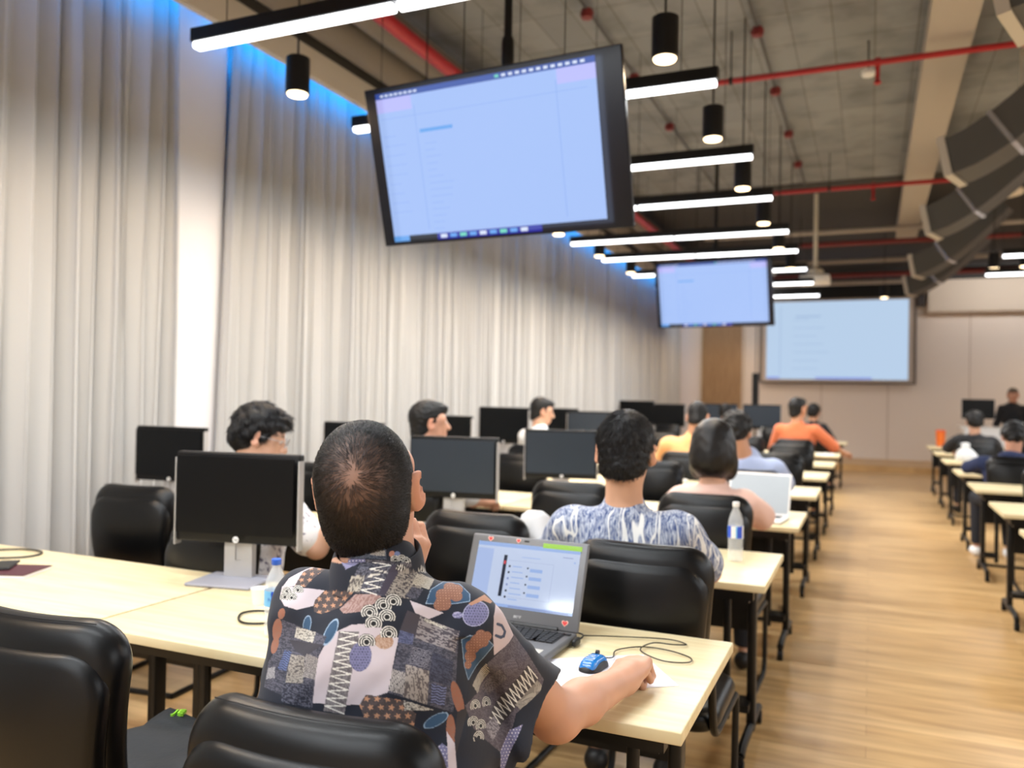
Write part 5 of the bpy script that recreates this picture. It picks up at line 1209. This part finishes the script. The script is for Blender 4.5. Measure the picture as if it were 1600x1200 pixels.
    arcs([q8(x, y) for x, y in ((362, 838), (452, 832), (340, 932), (392, 958), (372, 1022))], 10.5)
    put(poly(p8([(850, 690), (905, 745), (865, 835), (600, 1015), (530, 1160), (520, 1300), (330, 1005), (430, 1052), (540, 1145), (640, 905), (820, 770)])), (13, 19, 36)); dots(poly(p8([(590, 1000), (680, 968), (610, 1080), (520, 1300), (522, 1130)])), LL)
    # collar
    weave(poly(p7([(340, 20), (610, 28), (610, 96), (380, 86)])), (50, 58, 74), (92, 98, 112), 0, (.3, .8)); stripes(poly(p7([(528, 38), (606, 42), (602, 76), (528, 72)])), (200, 194, 184), (60, 58, 66), 1.5, 2.2, .5); weave(poly(p7([(498, 96), (740, 112), (740, 130), (498, 110)])), (50, 48, 58), (120, 116, 122))
    weave(ids(elp(533, 869, 17, 6, .15) < 1), (190, 140, 112), (206, 168, 146)); dots(poly(p7([(412, 92), (500, 94), (500, 112), (412, 112)])), LL); put(poly(p7([(378, 110), (472, 115), (402, 154)])), (140, 138, 172))
    put(ids(elp(612, 859, 5, 6) < 1), (180, 126, 106)); put(ids(elp(620, 859, 5, 6) < 1), (110, 124, 166)); arcs([(420+.3*x, 840+.3*y) for x, y in ((690, 85), (712, 95), (655, 92), (682, 142), (800, 140))], 7.5)
    return C
def main_man():
    t = thing('person', 'seated man in a multicoloured patchwork shirt with thinning crown, seen from behind', 'person', (-.80, 1.25, 0), D(15))
    hc = np.array((-.022, .012, 1.262)); hs = 1.04; HR = rot3(D(6), D(20), D(-5))
    H = head_prims(hc, HR, hs, 1.1)
    shL, shR = np.array((-.125, .0, 1.045)), np.array((.165, .03, 1.025)); elR = np.array((.304, .235, .792)); wrR = np.array((.438, .490, .788)); elL = np.array((-.08, .38, .83)); wrL = np.array((-.0, .16, 1.06))
    arms = [cap(shR, elR, .048, .046, s=.03), ell(elR, (.046, .046, .044), s=.02), cap(elR, elR+(wrR-elR)*.35, .047, .045, s=.02), cap(elR+(wrR-elR)*.35, wrR, .045, .030, s=.02),
            cap(shL, elL, .052, .042, s=.03), cap(elL, wrL, .042, .029, s=.02)]
    hR = hand_prims(wrR, (.20, .95, .10), (-.25, -.05, 1), .95, 1, 1.2, .5); hL = hand_prims(wrL, (.35, -.1, .9), (.75, -.5, .1), .75, -1, 1.0, .5)
    torso = [ell((.0, -.01, .58), (.17, .12, .12), s=.05), ell((.0, -.03, .74), (.165, .125, .17), s=.06), ell((.01, -.02, .92), (.178, .118, .165), s=.06), cap((-.10, .0, 1.035), (.13, .03, 1.02), .062, s=.05), cap((.015, -.005, 1.05), (.01, .0, 1.085), .085, .068, s=.05)]
    neck = [cap((.01, .0, 1.06), (-.015, .035, 1.21), .070, .066, s=.03)]
    legs = []; feet = []
    for s_ in (-1, 1):
        kn = (s_*.13, .40, .545); an = (s_*.13, .44, .09); legs += [cap((s_*.09, 0, .555), kn, .085, .062, s=.05), cap(kn, an, .058, .038, s=.03)]; feet.append([cap((s_*.13, .42, .048), (s_*.14, .59, .036), .042, .036, s=.01)])
    body = grow(torso, -.014)+neck+H+arms+hR+hL+grow(legs, -.012)
    for ft in feet: body += grow(ft, -.012)
    sk = (206, 156, 130); M = mat('skin_main', sk, .5, spec=.45); vcol(M); N, L, b = nt(M); b.inputs['Subsurface Weight'].default_value = .12; b.inputs['Subsurface Radius'].default_value = (.01, .004, .002)
    o = sdf_mesh('body', body, .0042, M, t); setcol(o, skin_color(sk, hc, HR, hs))
    # shirt
    hem = np.array((.248, .152, .822)); d = np.array((.83, .09, -.55)); d /= np.linalg.norm(d)
    sh = grow(torso, .006)+[cap((.012, -.008, 1.07), (.004, .004, 1.12), .082, .070, s=.015), cap(shR+(0, 0, -.005), (.275, .20, .83), .058, .070, s=.04), ell((.225, .10, .80), (.075, .095, .075), s=.05), cap(shL+(0, 0, -.005), shL+(elL-shL)*.62, .066, .074, s=.04),
         ell((.13, -.03, .72), (.09, .11, .2), s=.05), ell((-.11, -.03, .78), (.09, .10, .22), s=.05)]
    cut_ = ell(hem+d*.30, (.30, .30, .30), s=.004, op='s'); cutn = [ell((-.012, .035, 1.23), (.066, .07, .075), s=.006, op='s')]
    w1 = wr(.0042, 24, 3); w2 = wr(.0016, 60, 4)
    def disp(P):
        x, y, z = P[:, 0], P[:, 1], P[:, 2]; o_ = w1(P)+w2(P)
        o_ = o_+.006*np.exp(-((z-(.86-.16*(x+.1)))/.022)**2)*(y < 0)-.005*np.exp(-((z-(.83-.16*(x+.1)))/.016)**2)*(y < 0)
        o_ = o_-.008*np.exp(-(((x-.185)+.35*(z-.98))/.012)**2)*(z < 1.02)*(z > .7)*(y < .12)
        o_ = o_+.004*np.sin((z*.9+x*.7-y*.5)*70)*np.exp(-(((x-.24)/.07)**2+((z-.88)/.08)**2))
        return o_
    so = sdf_mesh('shirt', sh+[cut_]+cutn, .0046, m_patch, t, cuts=[((0, 0, -1), -.50)], disp=disp)
    md = so.modifiers.new('s', 'SUBSURF'); md.levels = 2; md.render_levels = 2
    dg = bpy.context.evaluated_depsgraph_get(); dg.update(); me = bpy.data.meshes.new_from_object(so.evaluated_get(dg)); so.modifiers.clear(); old = so.data; so.data = me; bpy.data.meshes.remove(old); me.name = 'shirt'
    e1 = np.array((.951, .309, 0)); e2 = np.array((-.090, .278, .956))
    def colr(co):
        u, v = co @ e1, co @ e2; return patchwork(AF[0][0]*u+AF[0][1]*v+AF[0][2], AF[1][0]*u+AF[1][1]*v+AF[1][2])
    setcol(so, colr)
    # collar band with a folded edge
    ring = lambda r_, z, dz, sx=1: [(.004+r_*math.cos(a)*sx, .0+r_*math.sin(a), z+dz*math.sin(a)) for a in np.linspace(0, 2*PI, 40, endpoint=False)]
    v = ring(.088, 1.095, .012)+ring(.083, 1.125, .016)+ring(.077, 1.152, .018)+ring(.071, 1.155, .018)+ring(.069, 1.13, .016); f = []
    for j in range(4):
        for i in range(40): f.append((j*40+i, j*40+(i+1) % 40, (j+1)*40+(i+1) % 40, (j+1)*40+i))
    co_ = MB().add(v, f).build('collar', m_patch, t, angle=80)
    md = co_.modifiers.new('s', 'SUBSURF'); md.levels = 3; md.render_levels = 3; dg.update(); me = bpy.data.meshes.new_from_object(co_.evaluated_get(dg)); co_.modifiers.clear(); co_.data = me; setcol(co_, colr)
    sdf_mesh('trousers', grow(legs, .010)+[ell((0, -.03, .555), (.17, .13, .10), s=.05)], .008, m_jeans, t, cuts=[((0, 0, 1), .60), ((0, 0, -1), -.12)])
    for ft in feet: sdf_mesh('shoe', grow(ft, .004), .007, m_shoeb, t, cuts=[((0, 0, -1), -.002)])
    # hair: close-cropped cap whose scalp shows at the crown, plus strands
    T = lambda p: hc+HR @ (np.array(p, float)*hs); Wd = np.array((.15, -.86, .485)); Wd /= np.linalg.norm(Wd)
    ec, er = np.array((0, -.014, .021)), np.array((.0795, .0975, .0955))
    hp = [ell(T(ec), er*hs, HR), ell(T((0, -.046, -.045)), np.array((.069, .060, .066))*hs, HR, s=.03)]; n_ = HR @ np.array((0, .70, -.714))
    ho = sdf_mesh('hair', hp, .0045, m_scalp, t, cuts=[(n_, n_ @ hc+.013*hs)])
    def ang(l_):
        q = (l_-ec)/er; q = q/np.linalg.norm(q, axis=-1, keepdims=True); return np.degrees(np.arccos(np.clip(q @ Wd, -1, 1))), q
    def sc(co):
        l_ = (co-hc) @ HR/hs; a, q = ang(l_); nse = wr(1, 160, 8)(co)*3
        k_ = np.clip((a+nse-7)/56, 0, 1)[:, None]**.85; c = np.array(lin((152, 118, 102)))*(1-k_)+np.array(lin((24, 20, 22)))*k_
        fz = np.clip(((l_ @ np.array((0, .70, -.714)))+.010)/.022, 0, 1)[:, None]; return c*(1-fz*.6)+np.array(lin((120, 86, 70)))*fz*.6
    setcol(ho, sc)
    strands(ho, hc, HR, hs, Wd, 34000)
    return t
m_patch = vcol(mat('patchwork_cloth', (100, 100, 110), .8, sheen=.1)); bump(m_patch, 900, .12, .0006)
m_scalp = vcol(mat('cropped_scalp', (40, 30, 30), .6)); m_strand = vcol(mat('hair_strand', (20, 18, 20), .38, spec=.6))
AF = [[918.8, 27.0, 557.2], [-42.3, -1004.8, 1951.4]]
main_man()
